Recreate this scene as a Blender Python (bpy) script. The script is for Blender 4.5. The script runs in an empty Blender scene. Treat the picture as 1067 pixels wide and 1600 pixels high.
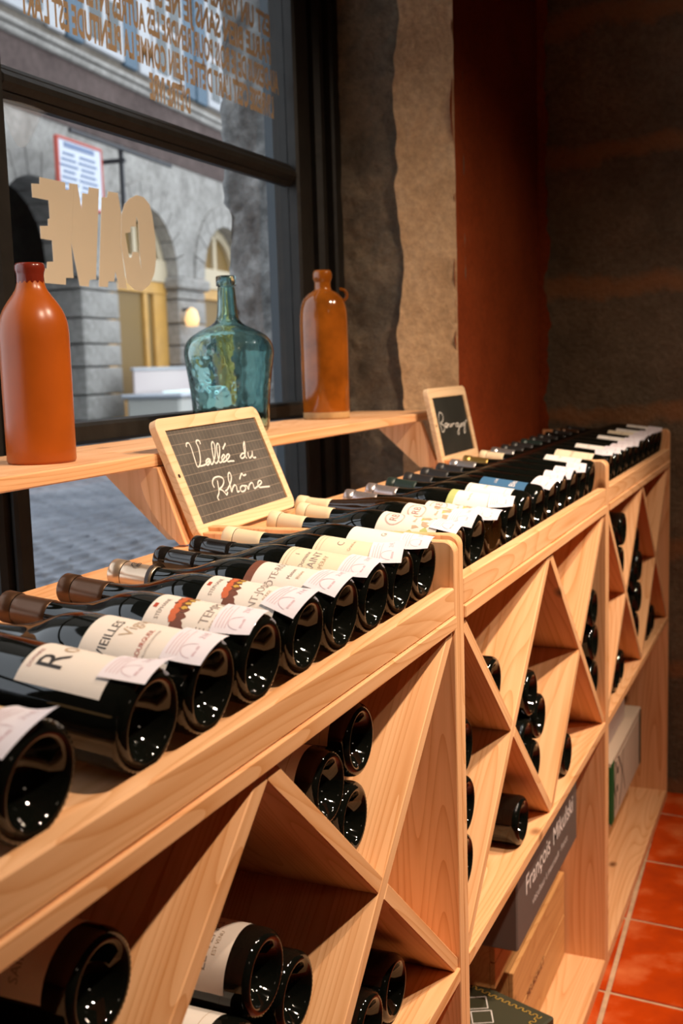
import bpy, bmesh, math, random
from mathutils import Vector, Matrix, noise
random.seed(7)
scn = bpy.context.scene
C = scn.collection

# ------------------------------------------------------------------ camera
cam_d = bpy.data.cameras.new('camera'); cam = bpy.data.objects.new('camera', cam_d); C.objects.link(cam)
cam_d.sensor_fit = 'VERTICAL'; cam_d.sensor_height = 36.0; cam_d.sensor_width = 24.0
cam_d.lens = 1735.06 / 1600 * 36.0
yaw, pitch, roll = (math.radians(a) for a in (23.5298, -7.49197, -1.72937))
fw = Vector((-math.sin(yaw)*math.cos(pitch), math.cos(yaw)*math.cos(pitch), math.sin(pitch)))
r0 = Vector((math.cos(yaw), math.sin(yaw), 0)); u0 = r0.cross(fw)
rr = r0*math.cos(roll) + u0*math.sin(roll); uu = -r0*math.sin(roll) + u0*math.cos(roll)
M = Matrix((rr, uu, -fw)).transposed().to_4x4(); M.translation = (0.44214, -1.40200, 1.44535)
cam.matrix_world = M
cam_d.clip_start = 0.02
cam_d.dof.use_dof = True; cam_d.dof.focus_distance = 1.34; cam_d.dof.aperture_fstop = 7.0
scn.camera = cam

# ------------------------------------------------------------------ world, lights, exposure
w = bpy.data.worlds.new('world'); scn.world = w; w.use_nodes = True
bg = w.node_tree.nodes['Background']; bg.inputs[0].default_value = (0.90, 0.94, 1.0, 1); bg.inputs[1].default_value = 3.1
scn.view_settings.view_transform = 'Standard'; scn.view_settings.look = 'None'
scn.view_settings.gamma = 1.0; scn.view_settings.use_curve_mapping = False
scn.view_settings.exposure = -0.25

def spot(name, loc, target, energy, angle, blend=0.6, size=0.03, col=(1.0, 0.79, 0.59)):
    d = bpy.data.lights.new(name, 'SPOT'); d.energy = energy; d.spot_size = math.radians(angle); d.spot_blend = blend
    d.shadow_soft_size = size; d.color = col
    o = bpy.data.objects.new(name, d); C.objects.link(o); o.location = loc
    o.rotation_euler = (Vector(target) - Vector(loc)).to_track_quat('-Z', 'Y').to_euler()
    return o
spot('ceiling_spot', (0.98, -0.56, 2.85), (-0.12, -0.24, 1.05), 195, 62, 1.0)
spot('ceiling_spot', (0.98, 0.36, 2.85), (-0.34, 0.32, 1.12), 180, 86, 1.0)
spot('ceiling_spot', (1.35, 0.95, 2.85), (-0.05, 0.72, 0.60), 235, 60, 1.0)
spot('ceiling_spot', (1.15, 1.10, 2.85), (0.10, 1.35, 0.55), 105, 92, 1.0)
def fill_light(loc, energy):
    d = bpy.data.lights.new('ambient_fill', 'POINT'); d.energy = energy; d.color = (1.0, 0.79, 0.59); d.shadow_soft_size = 0.12
    o = bpy.data.objects.new('ambient_fill', d); C.objects.link(o); o.location = loc
fill_light((2.4, -1.6, 2.6), 3)  # added fill light from an unseen point, lifts the room's ambient level

# ------------------------------------------------------------------ materials
MATS = {}
def nm(name):
    m = bpy.data.materials.new(name); m.use_nodes = True; MATS[name] = m
    nt = m.node_tree; return m, nt, nt.nodes['Principled BSDF']
def N(nt, t, **kw):
    n = nt.nodes.new(t)
    for k, v in kw.items(): setattr(n, k, v)
    return n
def plain(name, col, rough=0.5, metal=0.0, spec=0.5, coat=0.0, var=0.0, vscale=30.0, bump=0.0, emit=None):
    m, nt, b = nm(name)
    b.inputs['Base Color'].default_value = (*col, 1); b.inputs['Roughness'].default_value = rough
    b.inputs['Metallic'].default_value = metal; b.inputs['Specular IOR Level'].default_value = spec
    b.inputs['Coat Weight'].default_value = coat
    if emit:
        b.inputs['Emission Color'].default_value = (*emit[0], 1); b.inputs['Emission Strength'].default_value = emit[1]
    if var or bump:
        tc = N(nt, 'ShaderNodeTexCoord'); no = N(nt, 'ShaderNodeTexNoise'); no.inputs['Scale'].default_value = vscale
        no.inputs['Detail'].default_value = 6
        nt.links.new(tc.outputs['Object'], no.inputs['Vector'])
        if var:
            rp = N(nt, 'ShaderNodeValToRGB')
            rp.color_ramp.elements[0].position = 0.3; rp.color_ramp.elements[1].position = 0.7
            rp.color_ramp.elements[0].color = (*[c*(1-var) for c in col], 1)
            rp.color_ramp.elements[1].color = (*[min(1, c*(1+var)) for c in col], 1)
            nt.links.new(no.outputs['Fac'], rp.inputs[0]); nt.links.new(rp.outputs[0], b.inputs['Base Color'])
        if bump:
            bp = N(nt, 'ShaderNodeBump'); bp.inputs['Strength'].default_value = bump; bp.inputs['Distance'].default_value = 0.01
            nt.links.new(no.outputs['Fac'], bp.inputs['Height']); nt.links.new(bp.outputs[0], b.inputs['Normal'])
    return m
def pine(name, axis, light=(0.84, 0.475, 0.245), dark=(0.60, 0.25, 0.078)):
    m, nt, b = nm(name); L = nt.links.new
    tc = N(nt, 'ShaderNodeTexCoord'); oi = N(nt, 'ShaderNodeObjectInfo')
    mul = N(nt, 'ShaderNodeVectorMath', operation='SCALE'); mul.inputs[0].default_value = (7.3, 11.1, 5.7)
    L(oi.outputs['Random'], mul.inputs['Scale'])
    add = N(nt, 'ShaderNodeVectorMath', operation='ADD'); L(tc.outputs['Object'], add.inputs[0]); L(mul.outputs[0], add.inputs[1])
    def stretched(across, along):
        mp = N(nt, 'ShaderNodeVectorMath', operation='MULTIPLY')
        s = [across]*3; s[axis] = along; mp.inputs[1].default_value = s; L(add.outputs[0], mp.inputs[0]); return mp
    n1 = N(nt, 'ShaderNodeTexNoise'); n1.inputs['Scale'].default_value = 1; n1.inputs['Detail'].default_value = 3; n1.inputs['Distortion'].default_value = 0.6
    L(stretched(60, 1.6).outputs[0], n1.inputs['Vector'])
    # growth rings: a low frequency field folded many times
    n2 = N(nt, 'ShaderNodeTexNoise'); n2.inputs['Scale'].default_value = 1; n2.inputs['Detail'].default_value = 1
    L(stretched(9, 0.7).outputs[0], n2.inputs['Vector'])
    mm = N(nt, 'ShaderNodeMath', operation='MULTIPLY'); mm.inputs[1].default_value = 30; L(n2.outputs['Fac'], mm.inputs[0])
    fr = N(nt, 'ShaderNodeMath', operation='FRACT'); L(mm.outputs[0], fr.inputs[0])
    pw = N(nt, 'ShaderNodeMath', operation='POWER'); pw.inputs[1].default_value = 4; L(fr.outputs[0], pw.inputs[0])
    mx = N(nt, 'ShaderNodeMath', operation='MULTIPLY'); mx.inputs[1].default_value = 0.32; L(pw.outputs[0], mx.inputs[0])
    ma = N(nt, 'ShaderNodeMath', operation='MULTIPLY_ADD'); ma.inputs[1].default_value = 0.75; L(n1.outputs['Fac'], ma.inputs[0]); L(mx.outputs[0], ma.inputs[2])
    rp = N(nt, 'ShaderNodeValToRGB'); rp.color_ramp.elements[0].position = 0.3; rp.color_ramp.elements[1].position = 0.85
    rp.color_ramp.elements[0].color = (*light, 1); rp.color_ramp.elements[1].color = (*dark, 1); L(ma.outputs[0], rp.inputs[0])
    # knots
    vo = N(nt, 'ShaderNodeTexVoronoi'); vo.inputs['Scale'].default_value = 1; L(stretched(6.5, 4.0).outputs[0], vo.inputs['Vector'])
    kr = N(nt, 'ShaderNodeValToRGB'); kr.color_ramp.elements[0].position = 0.04; kr.color_ramp.elements[1].position = 0.10
    kr.color_ramp.elements[0].color = (1, 1, 1, 1); kr.color_ramp.elements[1].color = (0, 0, 0, 1); L(vo.outputs['Distance'], kr.inputs[0])
    mix = N(nt, 'ShaderNodeMix', data_type='RGBA'); L(kr.outputs[0], mix.inputs['Factor']); L(rp.outputs[0], mix.inputs['A'])
    mix.inputs['B'].default_value = (0.17, 0.065, 0.02, 1); L(mix.outputs['Result'], b.inputs['Base Color'])
    b.inputs['Roughness'].default_value = 0.52; b.inputs['Specular IOR Level'].default_value = 0.3
    bp = N(nt, 'ShaderNodeBump'); bp.inputs['Strength'].default_value = 0.12; bp.inputs['Distance'].default_value = 0.002
    L(ma.outputs[0], bp.inputs['Height']); L(bp.outputs[0], b.inputs['Normal'])
    return m
PX, PY, PZ = pine('pine_grain_x', 0), pine('pine_grain_y', 1), pine('pine_grain_z', 2)
frame_wood = pine('chalkboard_wood', 0, (0.84, 0.60, 0.37), (0.66, 0.40, 0.20))
crate_wood = pine('crate_wood', 1, (0.62, 0.33, 0.13), (0.45, 0.20, 0.065))

def rocky(name, cols, scale, bump, rough=0.9, bands=None, fine=60.0):
    """mottled mineral surface: three colours over two noise scales, relief from both"""
    m, nt, b = nm(name); L = nt.links.new
    tc = N(nt, 'ShaderNodeTexCoord')
    n1 = N(nt, 'ShaderNodeTexNoise'); n1.inputs['Scale'].default_value = scale; n1.inputs['Detail'].default_value = 8; n1.inputs['Roughness'].default_value = 0.65
    n2 = N(nt, 'ShaderNodeTexNoise'); n2.inputs['Scale'].default_value = fine; n2.inputs['Detail'].default_value = 8; n2.inputs['Roughness'].default_value = 0.7
    L(tc.outputs['Object'], n1.inputs['Vector']); L(tc.outputs['Object'], n2.inputs['Vector'])
    rp = N(nt, 'ShaderNodeValToRGB'); e = rp.color_ramp.elements
    e[0].position = 0.3; e[0].color = (*cols[0], 1); e[1].position = 0.72; e[1].color = (*cols[2], 1)
    k = e.new(0.5); k.color = (*cols[1], 1); L(n1.outputs['Fac'], rp.inputs[0])
    mul = N(nt, 'ShaderNodeMix', data_type='RGBA', blend_type='MULTIPLY'); mul.inputs['Factor'].default_value = 0.75
    r2 = N(nt, 'ShaderNodeValToRGB'); r2.color_ramp.elements[0].position = 0.25; r2.color_ramp.elements[0].color = (0.45, 0.45, 0.45, 1)
    r2.color_ramp.elements[1].position = 0.65; L(n2.outputs['Fac'], r2.inputs[0])
    L(rp.outputs[0], mul.inputs['A']); L(r2.outputs[0], mul.inputs['B'])
    out = mul.outputs['Result']
    if bands:
        sep = N(nt, 'ShaderNodeSeparateXYZ'); L(tc.outputs['Object'], sep.inputs[0])
        ad = N(nt, 'ShaderNodeMath', operation='MULTIPLY_ADD'); ad.inputs[1].default_value = 0.22; L(n1.outputs['Fac'], ad.inputs[0]); L(sep.outputs['Z'], ad.inputs[2])
        ms = N(nt, 'ShaderNodeMath', operation='MULTIPLY'); ms.inputs[1].default_value = bands[0]; L(ad.outputs[0], ms.inputs[0])
        sn = N(nt, 'ShaderNodeMath', operation='SINE'); L(ms.outputs[0], sn.inputs[0])
        rb = N(nt, 'ShaderNodeValToRGB'); rb.color_ramp.elements[0].position = 0.82; rb.color_ramp.elements[0].color = (0, 0, 0, 1)
        rb.color_ramp.elements[1].position = 1.0; rb.color_ramp.elements[1].color = (0.75, 0.75, 0.75, 1); L(sn.outputs[0], rb.inputs[0])
        mb = N(nt, 'ShaderNodeMix', data_type='RGBA'); L(rb.outputs[0], mb.inputs['Factor']); L(out, mb.inputs['A'])
        mb.inputs['B'].default_value = (*bands[1], 1); out = mb.outputs['Result']
    L(out, b.inputs['Base Color']); b.inputs['Roughness'].default_value = rough; b.inputs['Specular IOR Level'].default_value = 0.15
    sm = N(nt, 'ShaderNodeMath', operation='ADD'); L(n1.outputs['Fac'], sm.inputs[0]); L(n2.outputs['Fac'], sm.inputs[1])
    bp = N(nt, 'ShaderNodeBump'); bp.inputs['Strength'].default_value = bump; bp.inputs['Distance'].default_value = 0.012
    L(sm.outputs[0], bp.inputs['Height']); L(bp.outputs[0], b.inputs['Normal'])
    return m
stone_int = rocky('reveal_stone', [(0.12, 0.10, 0.075), (0.24, 0.19, 0.14), (0.36, 0.27, 0.18)], 6, 1.0)
stone_tan = rocky('lit_tan_plaster', [(0.46, 0.28, 0.15), (0.64, 0.41, 0.23), (0.72, 0.49, 0.30)], 6, 0.6)  # tan brightened in the colour for light hitting this edge of the reveal
far_stone = rocky('far_wall_stone', [(0.13, 0.095, 0.06), (0.21, 0.155, 0.10), (0.27, 0.19, 0.12)], 3.2, 0.8, bands=(15.0, (0.34, 0.15, 0.06)))
red_paint = rocky('red_limewash', [(0.24, 0.040, 0.008), (0.29, 0.050, 0.010), (0.33, 0.062, 0.014)], 4, 0.25, 0.8, fine=90)
ext_stone = rocky('exterior_stone', [(0.08, 0.08, 0.08), (0.26, 0.26, 0.255), (0.55, 0.55, 0.54)], 9, 1.0, fine=34)
fac_stone = rocky('arcade_stone', [(0.26, 0.245, 0.225), (0.40, 0.38, 0.35), (0.52, 0.495, 0.46)], 2.5, 0.4, fine=16)
fac_band = rocky('facade_render', [(0.085, 0.062, 0.057), (0.12, 0.088, 0.08), (0.16, 0.12, 0.11)], 1.6, 0.2, fine=12)
fac_beige = rocky('facade_beige', [(0.16, 0.135, 0.11), (0.21, 0.18, 0.15), (0.27, 0.235, 0.195)], 1.6, 0.2, fine=12)
plaster = rocky('room_plaster', [(0.09, 0.06, 0.04), (0.11, 0.075, 0.05), (0.13, 0.09, 0.06)], 3, 0.3)
cobble_m = rocky('cobble_stone', [(0.13, 0.15, 0.18), (0.24, 0.26, 0.30), (0.38, 0.40, 0.44)], 1.7, 0.4, 0.55, fine=22)
grout_m = plain('tile_grout', (0.55, 0.37, 0.23), 0.9, var=0.2)
m, nt, b = nm('terracotta'); L = nt.links.new
tc = N(nt, 'ShaderNodeTexCoord'); oi = N(nt, 'ShaderNodeObjectInfo')
ad = N(nt, 'ShaderNodeVectorMath', operation='MULTIPLY_ADD'); ad.inputs[1].default_value = (1, 1, 1); L(tc.outputs['Object'], ad.inputs[0]); L(oi.outputs['Location'], ad.inputs[2])
n1 = N(nt, 'ShaderNodeTexNoise'); n1.inputs['Scale'].default_value = 7; n1.inputs['Detail'].default_value = 5; L(ad.outputs[0], n1.inputs['Vector'])
rp = N(nt, 'ShaderNodeValToRGB'); e = rp.color_ramp.elements; e[0].position = 0.33; e[0].color = (0.38, 0.035, 0.003, 1); e[1].position = 0.78; e[1].color = (0.74, 0.21, 0.07, 1)
k = e.new(0.52); k.color = (0.52, 0.052, 0.002, 1); L(n1.outputs['Fac'], rp.inputs[0]); L(rp.outputs[0], b.inputs['Base Color'])
b.inputs['Roughness'].default_value = 0.36; b.inputs['Specular IOR Level'].default_value = 0.25
terracotta = m

def bottle_glass(name, col):
    m, nt, b = nm(name)
    b.inputs['Base Color'].default_value = (*col, 1); b.inputs['Roughness'].default_value = 0.035
    b.inputs['IOR'].default_value = 1.52; b.inputs['Specular IOR Level'].default_value = 0.5
    return m
glass_dark = bottle_glass('dark_bottle_glass', (0.0035, 0.004, 0.003))
glass_brown = bottle_glass('brown_bottle_glass', (0.020, 0.008, 0.002))
caps = dict(brown=plain('brown_capsule', (0.10, 0.048, 0.024), 0.32, 0.55), champagne=plain('champagne_capsule', (0.62, 0.47, 0.34), 0.28, 0.75),
            black=plain('black_capsule', (0.010, 0.008, 0.007), 0.12, 0.0, 0.6), wax=plain('cream_wax', (0.78, 0.62, 0.40), 0.5, var=0.05),
            lilac=plain('silver_lilac_capsule', (0.60, 0.52, 0.52), 0.25, 0.8), green=plain('dark_green_capsule', (0.02, 0.035, 0.03), 0.35, 0.2),
            matte=plain('matte_black_capsule', (0.018, 0.016, 0.016), 0.4), silver=plain('silver_capsule', (0.45, 0.42, 0.42), 0.3, 0.8),
            gold=plain('gold_capsule', (0.42, 0.27, 0.08), 0.3, 0.8))
paper = dict(cream=plain('cream_label', (0.75, 0.63, 0.45), 0.7, var=0.03), white=plain('white_label', (0.78, 0.72, 0.66), 0.7), ivory=plain('ivory_label', (0.76, 0.67, 0.59), 0.7),
             tan=plain('tan_label', (0.62, 0.40, 0.17), 0.7), blue=plain('blue_label', (0.035, 0.12, 0.24), 0.6), pink=plain('price_tag_paper', (0.76, 0.69, 0.73), 0.65),
             green=plain('lime_label', (0.62, 0.62, 0.18), 0.7), brown=plain('brown_label', (0.13, 0.045, 0.02), 0.6))
ink = dict(dark=plain('dark_ink', (0.03, 0.025, 0.025), 0.6), red=plain('red_ink', (0.42, 0.06, 0.03), 0.6), grey=plain('grey_ink', (0.30, 0.24, 0.21), 0.6),
           rose=plain('rose_ink', (0.40, 0.20, 0.19), 0.6), orange=plain('orange_ink', (0.55, 0.12, 0.04), 0.6), umber=plain('umber_ink', (0.16, 0.05, 0.025), 0.6),
           gold=plain('gold_ink', (0.55, 0.33, 0.06), 0.5), white=plain('white_ink', (0.78, 0.72, 0.70), 0.6), leaf=plain('leaf_ink', (0.42, 0.45, 0.16), 0.6), faint=plain('faint_ink', (0.46, 0.33, 0.22), 0.6), tagink=plain('tag_ink', (0.58, 0.42, 0.46), 0.6))
frame_paint = plain('window_frame_paint', (0.013, 0.011, 0.009), 0.5, 0.0, 0.25, var=0.25, vscale=25, bump=0.15)
frame_blue = plain('outer_frame_paint', (0.015, 0.028, 0.04), 0.5)
cream_vinyl = plain('cream_vinyl', (0.86, 0.68, 0.50), 0.6)
tan_vinyl = plain('tan_vinyl', (0.62, 0.40, 0.23), 0.6)
chalk_m = plain('chalk', (0.78, 0.74, 0.68), 0.95)
chalk_line = plain('slate_ruling', (0.30, 0.24, 0.19), 0.9)
slate_m = plain('slate', (0.085, 0.075, 0.065), 0.6, var=0.35, vscale=14)
slate_dark = plain('dark_slate', (0.018, 0.019, 0.016), 0.55, var=0.3, vscale=14)
hole_m = plain('drilled_hole', (0.03, 0.012, 0.005), 0.9)
# window glass: clear sheet with a surface reflection
m, nt, b = nm('window_glass'); L = nt.links.new; nt.nodes.remove(b)
tr = N(nt, 'ShaderNodeBsdfTransparent'); tr.inputs[0].default_value = (0.93, 0.95, 0.96, 1); gl = N(nt, 'ShaderNodeBsdfGlossy'); gl.inputs['Roughness'].default_value = 0.01
fz = N(nt, 'ShaderNodeFresnel'); fz.inputs['IOR'].default_value = 1.35; mixs = N(nt, 'ShaderNodeMixShader')
gm = N(nt, 'ShaderNodeNewGeometry'); inv = N(nt, 'ShaderNodeMath', operation='SUBTRACT'); inv.inputs[0].default_value = 1.0; L(gm.outputs['Backfacing'], inv.inputs[1])
ff = N(nt, 'ShaderNodeMath', operation='MULTIPLY'); L(fz.outputs[0], ff.inputs[0]); L(inv.outputs[0], ff.inputs[1])
L(ff.outputs[0], mixs.inputs[0]); L(tr.outputs[0], mixs.inputs[1]); L(gl.outputs[0], mixs.inputs[2]); L(mixs.outputs[0], nt.nodes['Material Output'].inputs[0])
win_glass = m
# cobweb film: a faint veil
m, nt, b = nm('cobweb_film'); L = nt.links.new
tr = N(nt, 'ShaderNodeBsdfTransparent'); mixs = N(nt, 'ShaderNodeMixShader'); mixs.inputs[0].default_value = 0.16
b.inputs['Base Color'].default_value = (0.7, 0.72, 0.75, 1)
L(tr.outputs[0], mixs.inputs[1]); L(b.outputs[0], mixs.inputs[2]); L(mixs.outputs[0], nt.nodes['Material Output'].inputs[0]); web_m = m
# teal demijohn glass
m, nt, b = nm('teal_glass'); L = nt.links.new
b.inputs['Base Color'].default_value = (0.58, 0.81, 0.79, 1); b.inputs['Transmission Weight'].default_value = 1; b.inputs['Roughness'].default_value = 0.02; b.inputs['IOR'].default_value = 1.5
tc = N(nt, 'ShaderNodeTexCoord'); no = N(nt, 'ShaderNodeTexNoise'); no.inputs['Scale'].default_value = 22; no.inputs['Detail'].default_value = 2
L(tc.outputs['Object'], no.inputs['Vector']); bp = N(nt, 'ShaderNodeBump'); bp.inputs['Strength'].default_value = 0.35; bp.inputs['Distance'].default_value = 0.006
L(no.outputs['Fac'], bp.inputs['Height']); L(bp.outputs[0], b.inputs['Normal']); teal = m
stoneware = plain('orange_stoneware', (0.36, 0.075, 0.006), 0.30, 0.0, 0.35, var=0.16, vscale=9, bump=0.03)
wax_red = plain('dark_red_wax', (0.16, 0.018, 0.008), 0.22)
saltglaze = plain('amber_saltglaze', (0.25, 0.068, 0.006), 0.10, var=0.4, vscale=16, bump=0.06)
saltglaze_base = plain('bare_clay', (0.42, 0.26, 0.11), 0.6, var=0.3)

# ------------------------------------------------------------------ helpers
def link(name, me, mat=None, parent=None, loc=None, rot=None):
    o = bpy.data.objects.new(name, me); C.objects.link(o)
    if mat is not None and me is not None and not me.materials: me.materials.append(mat)
    if parent is not None: o.parent = parent
    if loc is not None: o.location = loc
    if rot is not None: o.rotation_euler = rot
    return o
def mesh(name, vs, fs, smooth=False):
    me = bpy.data.meshes.new(name); me.from_pydata([tuple(v) for v in vs], [], fs)
    me.validate(); me.update()
    if smooth: me.polygons.foreach_set('use_smooth', [True]*len(me.polygons))
    return me
def tag(o, label, cat, group=None, kind=None):
    if label: o['label'] = label
    if cat: o['category'] = cat
    if group: o['group'] = group
    if kind: o['kind'] = kind
    return o
def empty(name, loc=(0, 0, 0)):
    o = bpy.data.objects.new(name, None); C.objects.link(o); o.location = loc; o.empty_display_size = 0.05; return o
def struct(o): o['kind'] = 'structure'; return o
def box_mesh(name, sx, sy, sz, bevel=0.0015, seg=1):
    bm = bmesh.new(); bmesh.ops.create_cube(bm, size=1.0)
    for v in bm.verts: v.co = Vector((v.co.x*sx, v.co.y*sy, v.co.z*sz))
    if bevel: bmesh.ops.bevel(bm, geom=bm.edges[:], offset=min(bevel, 0.45*min(sx, sy, sz)), segments=seg, affect='EDGES', profile=0.5)
    me = bpy.data.meshes.new(name); bm.to_mesh(me); bm.free(); return me
def plain_loc(parent): return Vector(parent.location) if parent is not None else Vector((0, 0, 0))
def box(name, lo, hi, mat, parent=None, bevel=0.0015, origin=None):
    lo, hi = Vector(lo), Vector(hi); c = (lo+hi)/2; s = hi-lo
    off = origin if origin is not None else plain_loc(parent)
    return link(name, box_mesh(name, s.x, s.y, s.z, bevel), mat, parent, c-off)
def prism_mesh(name, poly, axis, a, b, bevel=0.0):
    """poly: 2D points in the plane across axis (cyclic order of the two other axes), extruded a..b"""
    i, j = [(1, 2), (2, 0), (0, 1)][axis]
    bm = bmesh.new(); n = len(poly); rows = []
    for t in (a, b):
        row = []
        for p in poly:
            v = [0, 0, 0]; v[axis] = t; v[i] = p[0]; v[j] = p[1]; row.append(bm.verts.new(v))
        rows.append(row)
    bm.faces.new(rows[1]); bm.faces.new(rows[0][::-1])
    for k in range(n): bm.faces.new((rows[0][k], rows[0][(k+1) % n], rows[1][(k+1) % n], rows[1][k]))
    bmesh.ops.recalc_face_normals(bm, faces=bm.faces[:])
    if bevel: bmesh.ops.bevel(bm, geom=bm.edges[:], offset=bevel, segments=1, affect='EDGES')
    me = bpy.data.meshes.new(name); bm.to_mesh(me); bm.free(); return me
def lathe(name, prof, segs=64, mod=None, close=False):
    vs, fs = [], []; n = len(prof)
    for s in range(segs):
        a = 2*math.pi*s/segs
        for k, (r, z) in enumerate(prof):
            if mod: r = mod(k, s, r)
            vs.append((r*math.cos(a), r*math.sin(a), z))
    for s in range(segs):
        t = (s+1) % segs
        for k in range(n-1):
            a, b_, c_, d_ = s*n+k, t*n+k, t*n+k+1, s*n+k+1
            if prof[k][0] < 1e-6: fs.append((a, c_, d_))
            elif prof[k+1][0] < 1e-6: fs.append((a, b_, d_))
            else: fs.append((a, b_, c_, d_))
    me = bpy.data.meshes.new(name); me.from_pydata(vs, [], fs); 
    bm = bmesh.new(); bm.from_mesh(me); bmesh.ops.remove_doubles(bm, verts=bm.verts[:], dist=1e-6); bmesh.ops.recalc_face_normals(bm, faces=bm.faces[:])
    bm.to_mesh(me); bm.free(); me.polygons.foreach_set('use_smooth', [True]*len(me.polygons)); return me
def smooth_prof(pts, n=6):
    out = []
    P = [pts[0]] + list(pts) + [pts[-1]]
    for i in range(1, len(P)-2):
        p0, p1, p2, p3 = P[i-1], P[i], P[i+1], P[i+2]
        for k in range(n):
            t = k/n; out.append(tuple(0.5*((2*p1[d]) + (-p0[d]+p2[d])*t + (2*p0[d]-5*p1[d]+4*p2[d]-p3[d])*t*t + (-p0[d]+3*p1[d]-3*p2[d]+p3[d])*t**3) for d in range(len(p1))))
    out.append(pts[-1]); return out
_tc = {}
def text2d(s, size, stretch=1.0, weight=0.0, align='CENTER'):
    """flat outline text as (verts2d, faces)"""
    key = (s, size, stretch, weight, align)
    if key in _tc: return _tc[key]
    cu = bpy.data.curves.new('t', 'FONT'); cu.body = s; cu.size = size; cu.align_x = align; cu.align_y = 'CENTER'; cu.resolution_u = 2; cu.offset = weight
    o = bpy.data.objects.new('t', cu); C.objects.link(o)
    dg = bpy.context.evaluated_depsgraph_get(); me = o.evaluated_get(dg).to_mesh()
    vs = [(v.co.x, v.co.y*stretch) for v in me.vertices]; fs = [tuple(p.vertices) for p in me.polygons]
    o.evaluated_get(dg).to_mesh_clear(); bpy.data.objects.remove(o); bpy.data.curves.remove(cu)
    _tc[key] = (vs, fs); return _tc[key]
def text_on(name, s, size, mat, parent, org, ex, ey, stretch=1.0, weight=0.0, lift=0.0006, align='CENTER'):
    """text lying on a plane at org with axes ex, ey in parent's space"""
    vs, fs = text2d(s, size, stretch, weight, align); ex, ey = Vector(ex).normalized(), Vector(ey).normalized(); n = ex.cross(ey)
    return link(name, mesh(name, [Vector(org)+ex*x+ey*y+n*lift for x, y in vs], fs), mat, parent)
def ribbon(path, width):
    """flat strip along a 2D path -> (verts, faces)"""
    vs, fs = [], []
    for i, p in enumerate(path):
        a = path[max(0, i-1)]; c = path[min(len(path)-1, i+1)]
        d = Vector((c[0]-a[0], c[1]-a[1])); d = d.normalized() if d.length > 1e-9 else Vector((1, 0)); n = Vector((-d.y, d.x))*width/2
        vs += [(p[0]+n.x, p[1]+n.y), (p[0]-n.x, p[1]-n.y)]
        if i: k = 2*i; fs.append((k-2, k-1, k+1, k))
    return vs, fs
def merge(parts):
    V, F = [], []
    for vs, fs in parts:
        o = len(V); V += list(vs); F += [tuple(i+o for i in f) for f in fs]
    return V, F
def rect2d(x0, y0, x1, y1): return [(x0, y0), (x1, y0), (x1, y1), (x0, y1)], [(0, 1, 2, 3)]
def clip(poly, n, d):
    """keep the part of a 2D polygon where n.p <= d"""
    out = []
    for i in range(len(poly)):
        a, b_ = poly[i], poly[(i+1) % len(poly)]
        da, db = n[0]*a[0]+n[1]*a[1]-d, n[0]*b_[0]+n[1]*b_[1]-d
        if da <= 0: out.append(a)
        if da*db < 0:
            t = da/(da-db); out.append((a[0]+t*(b_[0]-a[0]), a[1]+t*(b_[1]-a[1])))
    return out
def rough_sheet(name, path, z0, z1, nu, nv, amp, mat, scale=6.0, seed=0.0, edge=None):
    """vertical rough surface following a plan path [(x,y)..]; amp = relief"""
    L_ = [0]
    for a, b_ in zip(path, path[1:]): L_.append(L_[-1]+math.hypot(b_[0]-a[0], b_[1]-a[1]))
    vs, fs = [], []
    for i in range(nu+1):
        t = L_[-1]*i/nu; k = max(j for j in range(len(L_)) if L_[j] <= t+1e-9); k = min(k, len(path)-2)
        f = (t-L_[k])/(L_[k+1]-L_[k]); a, b_ = path[k], path[k+1]
        x, y = a[0]+f*(b_[0]-a[0]), a[1]+f*(b_[1]-a[1]); dx, dy = b_[0]-a[0], b_[1]-a[1]; l = math.hypot(dx, dy); nx, ny = dy/l, -dx/l
        for j in range(nv+1):
            z = z0+(z1-z0)*j/nv; p = Vector((x*scale+seed, y*scale, z*scale))
            h = amp*(noise.noise(p) + 0.5*noise.noise(p*2.7) + 0.3*noise.noise(p*6.1))
            e_ = edge(i/nu, z) if edge else 0.0
            vs.append((x+nx*h+dx/l*e_, y+ny*h+dy/l*e_, z))
    for i in range(nu):
        for j in range(nv):
            a = i*(nv+1)+j; fs.append((a, a+nv+1, a+nv+2, a+1))
    return link(name, mesh(name, vs, fs, True), mat)

# ------------------------------------------------------------------ room shell
fl = struct(box('floor', (-0.43, -4.0, -0.06), (3.2, 2.30, -0.004), grout_m, bevel=0)); fl['label'] = 'grout bed under the terracotta floor tiles'
tile_p = 0.361
def tile_pt(i, j):
    x = 0.020+tile_p*i; y = 1.020+tile_p*j; return (x-0.03*(y-1.02), y-0.07*x)
tile_meshes = []
for i in range(-1, 9):
    for j in range(-14, 4):
        P = [Vector((*tile_pt(i+a, j+c), 0)) for a, c in ((0, 0), (1, 0), (1, 1), (0, 1))]
        ctr = sum(P, Vector())/4
        if i == -1 and ctr.x < -0.4: continue
        g = 0.006
        Q = []
        for p in P:
            d = p-ctr; Q.append((d.x-math.copysign(g, d.x), d.y-math.copysign(g, d.y)))
        yl = 2.285-ctr.y; xl = -0.415-ctr.x
        Q = clip(Q, (0, 1), yl); Q = clip(Q, (-1, 0), -xl)
        if len(Q) < 3: continue
        o = link('tile', prism_mesh('tile', Q, 2, -0.006, 0.0+random.uniform(-0.0008, 0.0008), 0.0012), terracotta, fl, ctr-Vector(fl.location))
struct(rough_sheet('wall_far', [(-0.50, 2.29), (3.2, 2.29)], -0.02, 3.1, 150, 120, 0.010, far_stone, 5.0))
jag = lambda z: 0.026*noise.noise(Vector((0, 0, z*7)))+0.011*noise.noise(Vector((3, 0, z*31)))
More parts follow.
